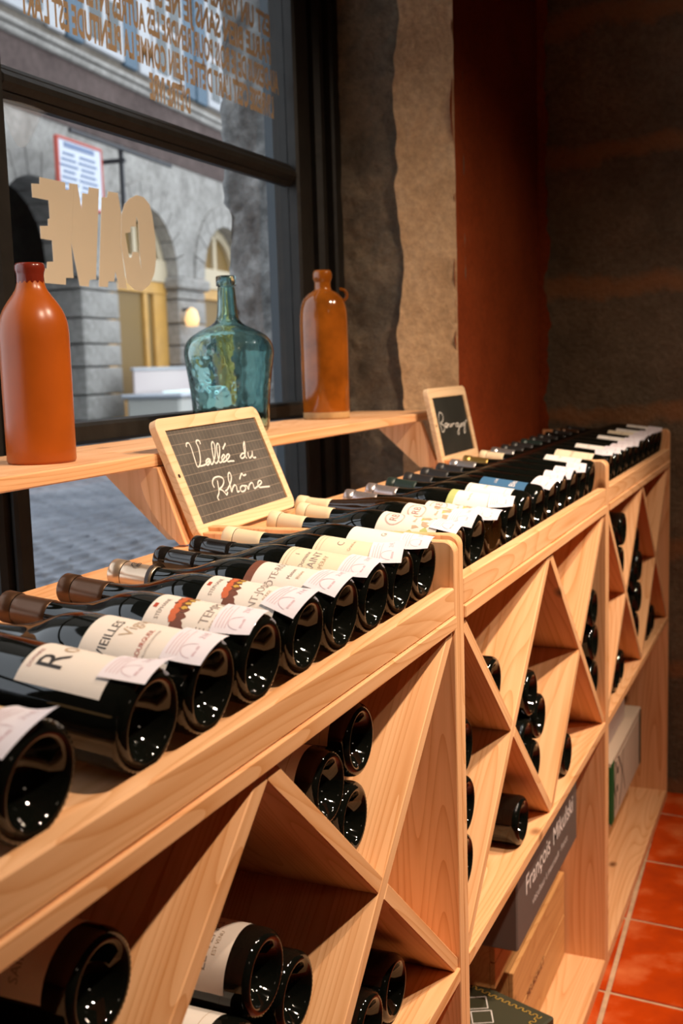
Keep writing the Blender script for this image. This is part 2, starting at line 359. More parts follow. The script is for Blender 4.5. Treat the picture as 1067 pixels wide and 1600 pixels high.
struct(rough_sheet('wall_red', [(-0.428, 1.368), (-0.428, 2.30)], 0.0, 3.1, 60, 200, 0.003, red_paint, 6.0, 5.0,
                   edge=lambda u, z: jag(z)*max(0, 1-u*8)))
jag3 = lambda z: 0.020*noise.noise(Vector((5, 1, z*8)))+0.010*noise.noise(Vector((6, 0, z*33)))
struct(rough_sheet('wall_red_return', [(-0.44, 2.274), (-0.398, 2.274)], 0.0, 3.1, 8, 260, 0.001, red_paint, 6.0, 5.0, edge=lambda u, z: jag3(z)*u))
struct(rough_sheet('wall_reveal', [(-0.78, 1.30), (-0.705, 1.30), (-0.545, 1.315), (-0.50, 1.41), (-0.43, 1.46)], 0.0, 3.1, 60, 420, 0.013, stone_int, 9.0, 2.0))
jag2 = lambda z: 0.020*noise.noise(Vector((9, 0, z*5)))+0.009*noise.noise(Vector((7, 0, z*22)))
struct(rough_sheet('wall_reveal_edge', [(-0.552, 1.296), (-0.424, 1.370)], 0.0, 3.1, 24, 260, 0.004, stone_tan, 9.0, 8.0,
                   edge=lambda u, z: jag2(z)*(1-u)))
struct(box('wall_under_window', (-0.80, -4.0, 0.0), (-0.70, 1.30, 0.72), plaster, bevel=0))
struct(box('wall_left', (-0.80, -4.0, 0.0), (-0.43, -1.75, 3.1), plaster, bevel=0))
struct(box('wall_right', (3.2, -4.0, -0.06), (3.3, 2.4, 3.1), plaster, bevel=0))
struct(box('wall_back', (-0.8, -4.1, -0.06), (3.3, -4.0, 3.1), plaster, bevel=0))
struct(box('ceiling', (-1.0, -4.1, 3.1), (3.3, 2.5, 3.2), plaster, bevel=0))
struct(box('wall_lintel', (-0.80, -1.75, 2.75), (-0.43, 1.40, 3.1), plaster, bevel=0))

# ------------------------------------------------------------------ shop window
win = struct(empty('window_1', (-0.75, 0.55, 0.72)))
def wbar(name, lo, hi, mat=frame_paint, bev=0.005): return box(name, lo, hi, mat, win, bev)
wbar('sill_rail', (-0.80, -1.75, 0.72), (-0.70, 1.30, 0.80))
wbar('mullion', (-0.785, -0.058, 0.80), (-0.715, 0.018, 2.75), bev=0.008)
wbar('mullion_bead', (-0.715, -0.038, 0.80), (-0.700, 0.000, 2.75), bev=0.005)
for y0, y1 in ((0.018, 1.075), (-1.75, -0.058)):
    wbar('transom', (-0.775, y0, 1.885), (-0.722, y1, 1.915), bev=0.010)
    wbar('transom_bead', (-0.765, y0, 1.874), (-0.735, y1, 1.926), bev=0.008)
    wbar('low_transom', (-0.785, y0, 1.325), (-0.715, y1, 1.362), bev=0.006)
    for z0, z1 in ((0.80, 1.325), (1.362, 1.874), (1.926, 2.75)):
        wbar('pane', (-0.752, y0, z0), (-0.748, y1, z1), win_glass, 0)
wbar('jamb', (-0.79, 1.075, 0.80), (-0.722, 1.155, 2.75), bev=0.006)
wbar('jamb', (-0.79, 1.155, 0.80), (-0.745, 1.19, 2.75), bev=0.003)
wbar('jamb', (-0.79, 1.19, 0.80), (-0.715, 1.235, 2.75), bev=0.012)
wbar('jamb', (-0.79, 1.235, 0.80), (-0.735, 1.255, 2.75), bev=0.003)
wbar('jamb', (-0.79, 1.255, 0.80), (-0.705, 1.305, 2.75), bev=0.006)
wbar('outer_strip', (-0.835, 1.125, 0.80), (-0.79, 1.215, 2.75), frame_blue, 0.002)
# writing on the glass, read from the street
EX, EY = (0, -1, 0), (0, 0, 1)
wl = Vector(win.location)
quote = [("EST UN VERRE DE VIN ROUGE ENTRE AMIS ON", 0.565, 2.225), ("PARLE BIEN SANS JE NE SAIS QUOI VOUS DIRE", 0.565, 2.165), ("AU-DESSUS DE JE BOIS POUR RENDRE LES AUTRES INTÉRESSANTS...", 0.60, 2.105),
         ("L'IVRESSE C'EST L'ART D'ÊTRE PLEIN COMME LA PLÉNITUDE EST L'ART", 0.57, 2.045), ("D'ÊTRE IVRE", 0.565, 1.985)]
wq = tag(empty('window_lettering', (-0.7545, 0.57, 1.96)), 'mirrored tan capital letter quotation on the upper window pane', 'lettering')
for s, y, z in quote[:]:
    vs, fs = text2d(s, 0.062, 1.05, 0.0026)
    wd = max(v[0] for v in vs)-min(v[0] for v in vs); kx = (0.90 if len(s) > 20 else 0.15)/wd
    me = mesh('text_line', [(0, -x*kx, yv) for x, yv in vs], fs)
    link('text_line', me, tan_vinyl, wq, Vector((-0.7545, y, z))-Vector(wq.location))
# CAVE: heavy block letters merged with their stepped drop shadow
def arcpts(cx, cy, rx, ry, a0, a1, n=14): return [(cx+rx*math.cos(math.radians(a0+(a1-a0)*i/n)), cy+ry*math.sin(math.radians(a0+(a1-a0)*i/n))) for i in range(n+1)]
LET = {'E': [[(0.1377, 1.7688), (0.2057, 1.7694), (0.2056, 1.7568), (0.2161, 1.7588), (0.2164, 1.7697), (0.2301, 1.7703), (0.2124, 1.6697), (0.2132, 1.6097), (0.1923, 1.6089), (0.1904, 1.5972), (0.1147, 1.5969), (0.1177, 1.6194), (0.1418, 1.6213), (0.1437, 1.6325), (0.1605, 1.6337), (0.1602, 1.6687), (0.1313, 1.6689), (0.1308, 1.6894), (0.1523, 1.6915), (0.1527, 1.7028), (0.1581, 1.7043), (0.1577, 1.7338), (0.1159, 1.7338), (0.1156, 1.7555), (0.1366, 1.7576)]],
'V': [[(0.2305, 1.7703), (0.2399, 1.7709), (0.2479, 1.728), (0.253, 1.758), (0.2692, 1.758), (0.2738, 1.7704), (0.3028, 1.7712), (0.2785, 1.6115), (0.2591, 1.6091), (0.2558, 1.5972), (0.2296, 1.5975), (0.2128, 1.6697)]],
'A': [[(0.3097, 1.7576), (0.3265, 1.7592), (0.3307, 1.7703), (0.3614, 1.7716), (0.3687, 1.7339), (0.3615, 1.6788), (0.3734, 1.5999), (0.3493, 1.5999), (0.3394, 1.6292), (0.3344, 1.6108), (0.3164, 1.6098), (0.3131, 1.5994), (0.2859, 1.5992)]],
'C': [[(0.3697, 1.734), (0.3803, 1.7533), (0.3979, 1.7658), (0.4226, 1.7754), (0.4467, 1.7744), (0.4655, 1.7633), (0.4735, 1.7426), (0.4799, 1.7025), (0.4785, 1.6615), (0.4708, 1.6336), (0.451, 1.6106), (0.425, 1.5979), (0.4008, 1.5986), (0.3849, 1.6071), (0.3758, 1.6105), (0.3625, 1.6789)],
 [(0.3967, 1.7147), (0.416, 1.7166), (0.4169, 1.7365), (0.4227, 1.7265), (0.4222, 1.6706), (0.4267, 1.6362), (0.4216, 1.6546), (0.4197, 1.6699), (0.398, 1.6687), (0.3946, 1.6579), (0.3865, 1.6573), (0.3776, 1.701), (0.3957, 1.7041)]]}
def flat_shape(name, loops, thick):
    """filled outline with holes, as a thin sheet in local x, y"""
    cu = bpy.data.curves.new('c', 'CURVE'); cu.dimensions = '2D'; cu.fill_mode = 'BOTH'; cu.extrude = thick/2
    for lp in loops:
        sp = cu.splines.new('POLY'); sp.points.add(len(lp)-1); sp.use_cyclic_u = True
        for p, q in zip(sp.points, lp): p.co = (q[0], q[1], 0, 1)
    o = bpy.data.objects.new('c', cu); C.objects.link(o); dg = bpy.context.evaluated_depsgraph_get(); ev = o.evaluated_get(dg).to_mesh()
    vs = [tuple(v.co) for v in ev.vertices]; fs = [tuple(p.vertices) for p in ev.polygons]
    o.evaluated_get(dg).to_mesh_clear(); bpy.data.objects.remove(o); bpy.data.curves.remove(cu); return vs, fs
cv = tag(empty('shop_lettering', (-0.7530, 0.30, 1.597)), 'large cream block letters CAVE reversed on the lower window pane', 'lettering')
for ch, loops in LET.items():
    vs, fs = flat_shape('letter', loops, 0.0006)
    link('letter', mesh('letter', [(z_, x_-0.30, y_-1.597) for x_, y_, z_ in vs], fs), cream_vinyl, cv)
def ring_part(cx, cy, ro, ri, a0, a1):
    o, i_ = arcpts(cx, cy, *ro, a0, a1), arcpts(cx, cy, *ri, a0, a1); n = len(o)
    return o+i_, [(k, k+1, n+k+1, n+k) for k in range(n-1)]
# cobweb in the corner of the lower pane
V = []; F = []
for i in range(9):
    t = i/8
    for j in range(5):
        s = j/4; y = 0.022+0.135*t; top = 1.872; sag = 0.075*math.sin(math.pi*min(1, t*1.02))**0.8*(1-0.25*t)
        V.append((-0.742+0.012*math.sin(3*t+2*s), y, top-s*sag))
for i in range(8):
    for j in range(4): a = i*5+j; F.append((a, a+5, a+6, a+1))
wb = tag(link('cobweb', mesh('cobweb', V, F, True), web_m), 'pale sagging cobweb in the upper corner of the CAVE pane', 'cobweb')

# ------------------------------------------------------------------ street outside
ZS = 0.62
st = struct(box('street', (-9.5, -3.0, ZS-0.3), (-0.82, 22.0, ZS-0.012), plain('street_joint_sand', (0.12, 0.12, 0.13), 0.9, var=0.2), bevel=0))
cvar = []
for k in range(5):
    sx, sy = random.uniform(0.105, 0.125), random.uniform(0.145, 0.18)
    me = box_mesh('cobblestone', sx, sy, 0.05, 0.018); 
    for v in me.vertices: v.co += Vector((random.uniform(-.006, .006), random.uniform(-.006, .006), random.uniform(-.003, .003)))
    me.materials.append(cobble_m); cvar.append(me)
cells = []
for i in range(70):
    for j in range(62):
        x = -1.05-0.132*j*0.9; y = 1.0+0.192*i+(0.09 if j % 2 else 0)
        if x < -7.4 or y > 12.5 or y > 4.5-1.25*(x+1.0) or y < -0.9*(x+1.0)*0.9-0.2: continue
        cells.append((math.hypot(x-0.44, y+1.4), x, y))
cells.sort(); rest = []
for k, (d, x, y) in enumerate(cells):
    rz = random.uniform(-0.06, 0.06); dz = random.uniform(-0.006, 0.004)
    if k < 300: link('cobblestone', cvar[k % 5], None, st, Vector((x, y, ZS-0.025+dz))-Vector(st.location), (0, 0, rz))
    else:
        s = (0.056, 0.082); z = ZS+dz
        rest.append(([(x-s[0], y-s[1], z-0.012), (x+s[0], y-s[1], z-0.012), (x+s[0], y+s[1], z-0.012), (x-s[0], y+s[1], z-0.012),
                      (x-s[0]*.75, y-s[1]*.75, z), (x+s[0]*.75, y-s[1]*.75, z), (x+s[0]*.75, y+s[1]*.75, z), (x-s[0]*.75, y+s[1]*.75, z)],
                     [(4, 5, 6, 7), (0, 1, 5, 4), (1, 2, 6, 5), (2, 3, 7, 6), (3, 0, 4, 7)]))
if rest:
    V, F = merge(rest); o = link('cobblestones', mesh('cobblestones', [Vector(v)-Vector(st.location) for v in V], F), cobble_m, st); o['kind'] = 'stuff'
# outer masonry of our own house beside the window
struct(rough_sheet('wall_outer', [(-1.02, 1.75), (-1.005, 1.235), (-0.79, 1.215)], 0.2, 3.4, 90, 320, 0.017, ext_stone, 10.0, 3.0))
struct(box('wall_outer_core', (-1.0, 1.37, 0.2), (-0.64, 6.0, 9.0), ext_stone, bevel=0))
struct(box('wall_outer_above', (-1.0, -4.0, 2.75), (-0.81, 1.32, 9.0), ext_stone, bevel=0))

# arcaded house across the street: local s along the facade, z up, +n toward us
FA = math.radians(5.7)
house = empty('arcade_house', (-7.4987, 9.8358, ZS)); house.rotation_euler = (0, 0, FA + math.pi/2)
# local x = along facade (D), local y = -N (into the house)
tag(house, 'grey stone arcaded house across the cobbled street behind the glass', 'building')
def hb(name, s0, s1, d0, d1, z0, z1, mat, par=house, bev=0.01):
    lo, hi = Vector((s0, d0, z0)), Vector((s1, d1, z1)); c = (lo+hi)/2; s = hi-lo
    return link(name, box_mesh(name, s.x, s.y, s.z, bev), mat, par, c if par is house else c-Vector(par.location))
SPR, RAD, PER, HW = 2.10, 0.84, 2.55, 0.43
for n in range(-2, 4):
    c = n*PER
    z = 0.0; k = 0
    pil = empty('pillar'); pil.parent = house; pil.location = (c, 0, 0)
    while z < SPR-0.2:
        h = 0.27+0.03*((k*7+n*3) % 3); h = min(h, SPR-0.16-z); j = 0.012*((k*5+n) % 3)
        link('stone_block', box_mesh('stone_block', 2*HW+j, 0.55, h-0.018, 0.012), fac_stone, pil, (0, 0.27, z+h/2)); z += h; k += 1
        if h < 0.05: break
    link('pillar_capital', box_mesh('pillar_capital', 2*HW+0.16, 0.64, 0.16, 0.03), fac_stone, pil, (0, 0.25, SPR-0.08))
    # arch to the right of this pillar: a ring of voussoirs
    ac = c+PER/2; nv = 11
    for q in range(nv):
        a0, a1 = math.pi*q/nv+0.008, math.pi*(q+1)/nv-0.008
        poly = [(ac+r*math.cos(a), SPR+r*math.sin(a)) for r, a in ((RAD, a0), (RAD+0.30, a0), (RAD+0.30, a1), (RAD, a1))]
        ctr = (sum(p[0] for p in poly)/4, sum(p[1] for p in poly)/4)
        me = prism_mesh('arch_stone', [(p[1]-ctr[1], p[0]-ctr[0]) for p in poly], 1, -0.02, 0.45, 0.006)
        link('arch_stone', me, fac_stone, house, (ctr[0], 0.0, ctr[1]))
    # spandrel wall above the ring
    pts = [(ac+(RAD+0.29)*math.cos(math.pi*t/24), SPR+(RAD+0.29)*math.sin(math.pi*t/24)) for t in range(25)]
    V = []; F = []
    for (x, zz) in pts: V += [(x, 0.02, zz), (x, 0.02, 3.62)]
    for t in range(24): F.append((2*t, 2*t+1, 2*t+3, 2*t+2))
    link('spandrel', mesh('spandrel', V, F), fac_stone, house)
    link('spandrel', box_mesh('spandrel', PER-2*(RAD+0.285), 0.4, 3.62-SPR, 0), fac_stone, house, (c, 0.22, (3.62+SPR)/2))
    # recess behind the arch
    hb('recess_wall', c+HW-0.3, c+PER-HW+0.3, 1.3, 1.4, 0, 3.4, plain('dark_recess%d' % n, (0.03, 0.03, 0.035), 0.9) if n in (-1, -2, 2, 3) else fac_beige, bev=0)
hb('rendered_band', -8, 12, 0.0, 0.4, 3.60, 4.32, fac_band, bev=0)
hb('string_course', -8, 12, -0.06, 0.4, 4.32, 4.40, fac_stone, bev=0.02); hb('string_course', -8, 12, -0.10, 0.3, 4.40, 4.46, fac_stone, bev=0.015)
hb('upper_wall', -8, 12, 0.06, 0.4, 4.46, 17.0, fac_beige, bev=0)
hb('house_core', -8, 12, 1.45, 4.0, 0.0, 17.0, fac_beige, bev=0); hb('arcade_soffit', -8, 12, 0.4, 1.45, 3.4, 3.6, fac_stone, bev=0)
wpaint = plain('white_joinery', (0.42, 0.43, 0.45), 0.6); wdark = plain('dark_pane', (0.02, 0.035, 0.04), 0.08); wblue = plain('blue_shutter', (0.06, 0.11, 0.16), 0.6)
for n in range(-3, 5):
    c = n*1.72+0.45
    fr = hb('window', c-0.46, c+0.46, -0.01, 0.10, 4.62, 6.6, wpaint)
    for s in (-1, 1):
        for q in range(3):
            hb('pane', c+s*0.21-0.15, c+s*0.21+0.15, -0.018, 0.02, 4.72+q*0.62, 5.26+q*0.62, wdark, fr, 0.003)
        hb('shutter', c+s*0.66-0.17, c+s*0.66+0.17, 0.0, 0.06, 4.60, 6.6, wblue if (n+s) % 3 else wpaint)
# ochre shopfront joinery in two of the arches
ochre = plain('ochre_joinery', (0.62, 0.34, 0.08), 0.5, var=0.1, vscale=6); cream_j = plain('cream_joinery', (0.60, 0.50, 0.34), 0.6)
shop_glass = plain('shopfront_glass', (0.24, 0.15, 0.05), 0.5, spec=0.2); 
for n in (0, 1):
    c = n*PER+PER/2; x0, x1 = c-RAD, c+RAD
    sf = tag(empty('shopfront'), None, None); sf.parent = house; sf.location = (c, 0.18, 0)
    def sb(name, a0, a1, d0, d1, z0, z1, mat, bev=0.008): return link(name, box_mesh(name, a1-a0, d1-d0, z1-z0, bev), mat, sf, ((a0+a1)/2, (d0+d1)/2, (z0+z1)/2))
    for a, w_ in ((-RAD, 0.22), (0.18, 0.10), (0.46, 0.38)): sb('door_post', a, a+w_, 0, 0.1, 0, 1.98, ochre)
    sb('door_head', -RAD, RAD, -0.01, 0.12, 1.86, 2.02, ochre); sb('fascia', -RAD-0.02, RAD+0.02, -0.03, 0.1, 2.02, 2.32, cream_j)
    sb('door_panel', -RAD, RAD, 0.02, 0.08, 0, 0.45, ochre)
    for a, w_ in ((-RAD+0.22, 0.80), (0.28, 0.18)): sb('door_glass', a, a+w_, 0.04, 0.06, 0.45, 1.86, shop_glass, 0)
    fan = [(0, 0)]; fan = [(RAD*math.cos(math.pi*t/20), RAD*math.sin(math.pi*t/20)) for t in range(21)]
    V, F = ring_part(0, 0, (RAD, RAD), (RAD-0.13, RAD-0.13), 0, 180)
    link('fanlight_frame', prism_mesh('fanlight_frame', [(z_, x_) for x_, z_ in arcpts(0, 0, RAD, RAD, 0, 180, 20)+arcpts(0, 0, RAD-0.14, RAD-0.14, 180, 0, 20)], 1, 0, 0.08), cream_j, sf, (0, 0, 2.10))
    link('fanlight_glass', mesh('fanlight_glass', [(x_, 0.06, z_) for x_, z_ in fan], [tuple(range(21))]), shop_glass, sf, (0, 0, 2.10))
    sb('fanlight_bar', -0.05, 0.05, 0.0, 0.07, 2.3, 2.92, cream_j)
HM = Matrix.LocRotScale(house.location, house.rotation_euler.to_quaternion(), None)
def hw(s, d, z): return HM @ Vector((s, d, z))
def hthing(name, s, d, z, label, cat):
    o = empty(name, hw(s, d, z)); o.rotation_euler = house.rotation_euler; return tag(o, label, cat)
def tb(t, name, sx, sy, sz, at, mat, bev=0.008): return link(name, box_mesh(name, sx, sy, sz, bev), mat, t, at)
# hanging menu board on an iron bracket
mb = hthing('menu_board', -1.25, -0.55, 2.54, 'white menu board with red edge hanging outside above the CAVE letters', 'sign')
tb(mb, 'panel', 0.86, 0.03, 0.64, (0, 0, 0.36), plain('menu_white', (0.62, 0.66, 0.74), 0.5)); mred = plain('menu_red', (0.55, 0.10, 0.07), 0.5)
for sx in (-0.44, 0.44): tb(mb, 'frame', 0.03, 0.05, 0.68, (sx, 0, 0.36), mred)
for sz in (0.03, 0.69): tb(mb, 'frame', 0.90, 0.05, 0.03, (0, 0, sz), mred)
mblue = plain('menu_print', (0.16, 0.22, 0.36), 0.6)
tb(mb, 'print_line', 0.6, 0.006, 0.05, (-0.02, -0.018, 0.63), mblue, 0)
for q in range(8): tb(mb, 'print_line', 0.22+0.06*(q % 3), 0.006, 0.022, (-0.24, -0.018, 0.54-q*0.06), mblue, 0); tb(mb, 'print_line', 0.26+0.05*((q+1) % 3), 0.006, 0.022, (0.14, -0.018, 0.54-q*0.06), mblue, 0)
iron = plain('wrought_iron', (0.02, 0.02, 0.025), 0.5)
ib = hthing('iron_bracket', 0.1, -0.10, 3.16, 'black wrought iron sign bracket on the arcade across the street', 'bracket')
tb(ib, 'arm', 2.4, 0.04, 0.045, (-0.15, -0.35, 0.22), iron); tb(ib, 'upright', 0.045, 0.05, 0.75, (-0.15, -0.3, -0.1), iron); tb(ib, 'fixing', 0.05, 0.44, 0.05, (-0.15, -0.13, 0.1), iron)
lm = hthing('wall_lantern', 2.22, -0.14, 1.42, 'small glowing wall lamp on the pillar beside the ochre shop door', 'lamp')
link('shade', lathe('shade', [(0.0, 0.0), (0.08, 0.01), (0.10, 0.10), (0.07, 0.22), (0.02, 0.26), (0.0, 0.26)], 20), plain('lamp_glow', (0.9, 0.6, 0.3), 0.5, emit=((1.0, 0.62, 0.25), 1.3)), lm); tb(lm, 'wall_arm', 0.04, 0.14, 0.04, (0, 0.07, 0.24), iron)
fz_ = hthing('ice_cream_counter', 0.70, -1.0, 0.0, 'white glazed display counter lit inside outside the ochre shop', 'counter')
tb(fz_, 'cabinet', 1.7, 0.7, 0.52, (0, 0.3, 0.26), plain('counter_white', (0.55, 0.55, 0.50), 0.4), 0.03); tb(fz_, 'counter_top', 1.8, 0.8, 0.05, (0, 0.3, 0.54), plain('counter_top', (0.5, 0.54, 0.6), 0.3), 0.02)
tb(fz_, 'lit_tray', 0.95, 0.42, 0.02, (0.15, 0.22, 0.575), plain('lit_tray', (0.8, 0.9, 0.9), 0.4, emit=((0.75, 1.0, 0.95), 0.9)), 0)
tb(fz_, 'glass_guard', 1.6, 0.03, 0.28, (0.1, 0.62, 0.70), plain('guard_pink', (0.5, 0.42, 0.40), 0.2)); tb(fz_, 'guard_rail', 1.65, 0.05, 0.04, (0.1, 0.62, 0.86), wpaint)
mn = hthing('menu_slate', 2.45, -0.12, 0.45, 'dark standing menu slate with a red top rail by the far arch', 'sign')
tb(mn, 'slate_panel', 0.42, 0.03, 0.62, (0, 0, 0.31), plain('street_slate', (0.03, 0.045, 0.06), 0.6)); tb(mn, 'top_rail', 0.46, 0.05, 0.06, (0, 0, 0.65), plain('rail_red', (0.30, 0.09, 0.05), 0.6))

# ------------------------------------------------------------------ wine racks
ZT, ZSH, ZG, ZR, ZP, W, T = 1.100, 0.614, 1.118, 1.156, 1.217, 1.12, 0.020
def side_panel(parent, y0, y1, dz):
    r = 0.015; top = ZP+dz
    poly = [(-0.405, 0.0), (0.0, 0.0)]+[(-r+r*math.sin(a), top-r+r*math.cos(a)) for a in [math.pi/2*(1-k/8) for k in range(9)]]+[(-0.405, top)]
    c = (-0.2, 0.6)
    me = prism_mesh('side_panel', [(p[1]-c[1], p[0]-c[0]) for p in poly], 1, -(y1-y0)/2, (y1-y0)/2, 0.0012)
    return link('side_panel', me, PZ, parent, Vector((c[0], (y0+y1)/2, c[1]))-Vector(parent.location))
def diag(parent, poly, p, q):
    c = ((p[0]+q[0])/2, (p[1]+q[1])/2); a = math.atan2(q[1]-p[1], q[0]-p[0]); ca, sa = math.cos(-a), math.sin(-a)
    loc = [((x-c[0])*ca-(z-c[1])*sa, (x-c[0])*sa+(z-c[1])*ca) for x, z in poly]
    me = prism_mesh('diagonal_board', loc, 0, -0.185, 0.185, 0.0012)
    return link('diagonal_board', me, PY, parent, Vector((-0.189, c[0], c[1]))-Vector(parent.location), (a, 0, 0))
def strip(p, q, t, ext=0.05):
    d = Vector((q[0]-p[0], q[1]-p[1])).normalized(); n = Vector((-d.y, d.x))*t/2; a = Vector(p)-d*ext; b_ = Vector(q)+d*ext
    return [tuple(a-n), tuple(b_-n), tuple(b_+n), tuple(a+n)], (n.normalized(), d)
def rack(k, label, dz=0.0, tilt_ledge=1.197):
    y0, y1 = k*W, (k+1)*W
    r = tag(empty('wine_rack', (-0.2, (y0+y1)/2, 0)), label, 'wine rack', 'row of three pine wine racks')
    O = Vector(r.location)
    side_panel(r, y0+0.0004, y0+T, dz); side_panel(r, y1-T, y1-0.0004, dz)
    a, b_ = y0+T+0.0003, y1-T-0.0003
    box('front_rail', (-0.020, a, ZG+dz+0.0004), (0.0, b_, ZR+dz), PY, r, 0.002)
    box('shelf', (-0.375, a, ZT+dz), (0.003, b_, ZG+dz), PY, r, 0.0015)
    box('bottle_deck', (-0.262, a, ZG+dz+0.0004), (-0.0205, b_, 1.137+dz*0.3), PY, r, 0.001)
    box('neck_rest_riser', (-0.281, a, ZG+dz+0.0004), (-0.2624, b_, tilt_ledge-0.0185), PY, r, 0.001)
    box('neck_rest', (-0.420, a, tilt_ledge-0.018), (-0.2626, b_, tilt_ledge), PY, r, 0.0015)
    box('lower_shelf', (-0.375, a, ZSH-0.020), (0.0, b_, ZSH), PY, r, 0.0015)
    box('base_plank', (-0.375, a, 0.0), (0.0, b_, 0.030), PY, r, 0.0015)
    box('back_panel', (-0.388, a, 0.0), (-0.3755, b_, ZT+dz-0.0005), PZ, r, 0)
    m = (a+b_)/2; zt, zs = ZT+dz-0.0004, ZSH+0.0004
    for (u, v, flip) in ((a, m, 1), (m, b_, 0)):
        if flip: long_ = ((v, zt), (u, zs)); short = ((u, zt), (v, zs))
        else: long_ = ((u, zt), (v, zs)); short = ((v, zt), (u, zs))
        if k == -1: long_, short = short, long_
        def cut(poly):
            for n_, d_ in (((-1, 0), -u), ((1, 0), v), ((0, -1), -zs), ((0, 1), zt)): poly = clip(poly, n_, d_)
            return poly
        P, (n_, d_) = strip(*long_, T); diag(r, cut(P), *long_)
        S_, (ns, ds) = strip(*short, T); S_ = cut(S_); off = n_.x*long_[0][0]+n_.y*long_[0][1]
        for sg in (1, -1):
            nn = (-sg*n_.x, -sg*n_.y); part = clip(S_, nn, -sg*off-T/2-0.0003)
            if len(part) > 2: diag(r, part, *short)
    return r
R1 = rack(-1, 'nearest pine wine rack, its rail running out at the lower left', -0.006, 1.192)
R2 = rack(0, 'middle pine wine rack with two open crosses and boxes beneath')
R3 = rack(1, 'farthest pine wine rack, against the dark end wall')

# shelf in front of the window
sh = tag(empty('window_shelf', (-0.56, 0.0, 1.308)), 'long pine shelf on slanted brackets in front of the window', 'shelf')
box('shelf_board', (-0.680, -1.70, 1.308), (-0.445, -0.008, 1.327), PY, sh, 0.002)
box('shelf_board', (-0.680, -0.0076, 1.308), (-0.445, 1.285, 1.327), PY, sh, 0.002)
for yb in (-0.012, 1.108):
    poly = [(-0.560, 1.3077), (-0.425, 1.3077), (-0.425, 1.200), (-0.4345, 1.187)]
    c = (-0.48, 1.25)
    link('bracket', prism_mesh('bracket', [(p[1]-c[1], p[0]-c[0]) for p in [(-0.560, 1.3077), (-0.436, 1.3077), (-0.393, 1.199), (-0.440, 1.199)]], 1, -0.009, 0.009, 0.001), PZ, sh, Vector((c[0], yb, c[1]))-Vector(sh.location))
cur = [(-0.4735+0.0045*(t/10)+0.060*(t/10)**2.3, 1.3077-0.1125*(t/10)) for t in range(11)]
link('curved_brace', prism_mesh('curved_brace', [(p[1]-1.25, p[0]+0.44) for p in [(-0.440, 1.3077)]+cur+[(-0.398, 1.1952)]], 1, -0.008, 0.008, 0.001), PZ, sh, Vector((-0.44, -0.031, 1.25))-Vector(sh.location))

# ------------------------------------------------------------------ bottles
def rim_mod(lo, hi):
    return lambda k, s, r: r-0.0012*(1 if s % 2 else 0) if lo <= k <= hi else r
burg = [(0, .030), (.010, .0295), (.019, .024), (.0255, .013), (.0295, .004), (.0318, .0008), (.0345, 0), (.0375, .0006), (.0400, .0026), (.0418, .006), (.0425, .011), (.0425, .014)]
burg_top = smooth_prof([(.0425, .126), (.0414, .139), (.0372, .156), (.0298, .173), (.0228, .189), (.0182, .206), (.0158, .226), (.0148, .250), (.0146, .274)], 4)
burg_p = burg+[(.0425, .07)]+burg_top+[(.0146, .277), (.0154, .278), (.0154, .290), (.0140, .2945), (0, .2945)]
bord_p = burg[:-2]+[(.0418, .011), (.0418, .1), (.0418, .186)]+smooth_prof([(.0415, .196), (.0385, .208), (.0300, .221), (.0205, .232), (.0160, .243), (.0146, .256), (.0146, .276)], 4)+[(.0154, .278), (.0154, .291), (.0140, .2955), (0, .2955)]
flute_p = [(0, .012), (.015, .011), (.028, .004), (.034, 0), (.0375, .003), (.0385, .008), (.0385, .12)]+smooth_prof([(.0385, .145), (.0365, .175), (.0310, .210), (.0235, .245), (.0175, .280), (.0148, .308), (.0145, .322)], 4)+[(.0152, .324), (.0152, .336), (.0135, .340), (0, .340)]
GM = {'burg': lathe('bottle_glass', burg_p, 96, rim_mod(7, 10)), 'bord': lathe('bottle_glass', bord_p, 96, rim_mod(7, 9)), 'flute': lathe('bottle_glass', flute_p, 64)}
for k_ in ('burg', 'bord'): GM[k_].materials.append(glass_dark)
GM['flute'].materials.append(glass_brown)
def cap_mesh(z0, zt, r_at):
    pr = [(r_at(z0)+.0002, z0), (r_at(z0)+.0007, z0+.0004)]
    for t in range(1, 7): z = z0+(zt-.018-z0)*t/6; pr.append((max(r_at(z)+.0007, .0153), z))
    pr += [(.0151, zt-.0172), (.0151, zt-.0164), (.0165, zt-.0155), (.0165, zt-.0022), (.0160, zt-.0006), (.0150, zt+.0004), (.0146, zt+.0005), (0, zt+.0005)]
    return lathe('capsule', pr, 48)
def r_of(prof):
    def f(z):
        for (r1, z1), (r2, z2) in zip(prof[8:], prof[9:]):
            if z1 <= z <= z2 and z2 > z1: return r1+(r2-r1)*(z-z1)/(z2-z1)
        return .0146
    return f
capm = {'burg': cap_mesh(.236, .2945, r_of(burg_p)), 'bord': cap_mesh(.240, .2955, r_of(bord_p)), 'flute': cap_mesh(.280, .340, r_of(flute_p))}
capc = {}
def get_cap(kind, col):
    if (kind, col) not in capc:
        me = capm[kind].copy(); me.materials.append(caps[col]); capc[kind, col] = me
    return capc[kind, col]
BR = {'burg': .0425, 'bord': .0418, 'flute': .0385}
def wrap(vs, r): return [(r*math.cos(x/r), r*math.sin(x/r), y) for x, y in vs]
def patch(x0, x1, y0, y1, r, n=20, corner=0.0):
    vs, fs = [], []
    for i in range(n+1):
        x = x0+(x1-x0)*i/n
        for y in (y0, y1): vs.append((x, y))
        if i: k = 2*i; fs.append((k-2, k, k+1, k-1))
    return wrap(vs, r), fs
lab_cache = {}
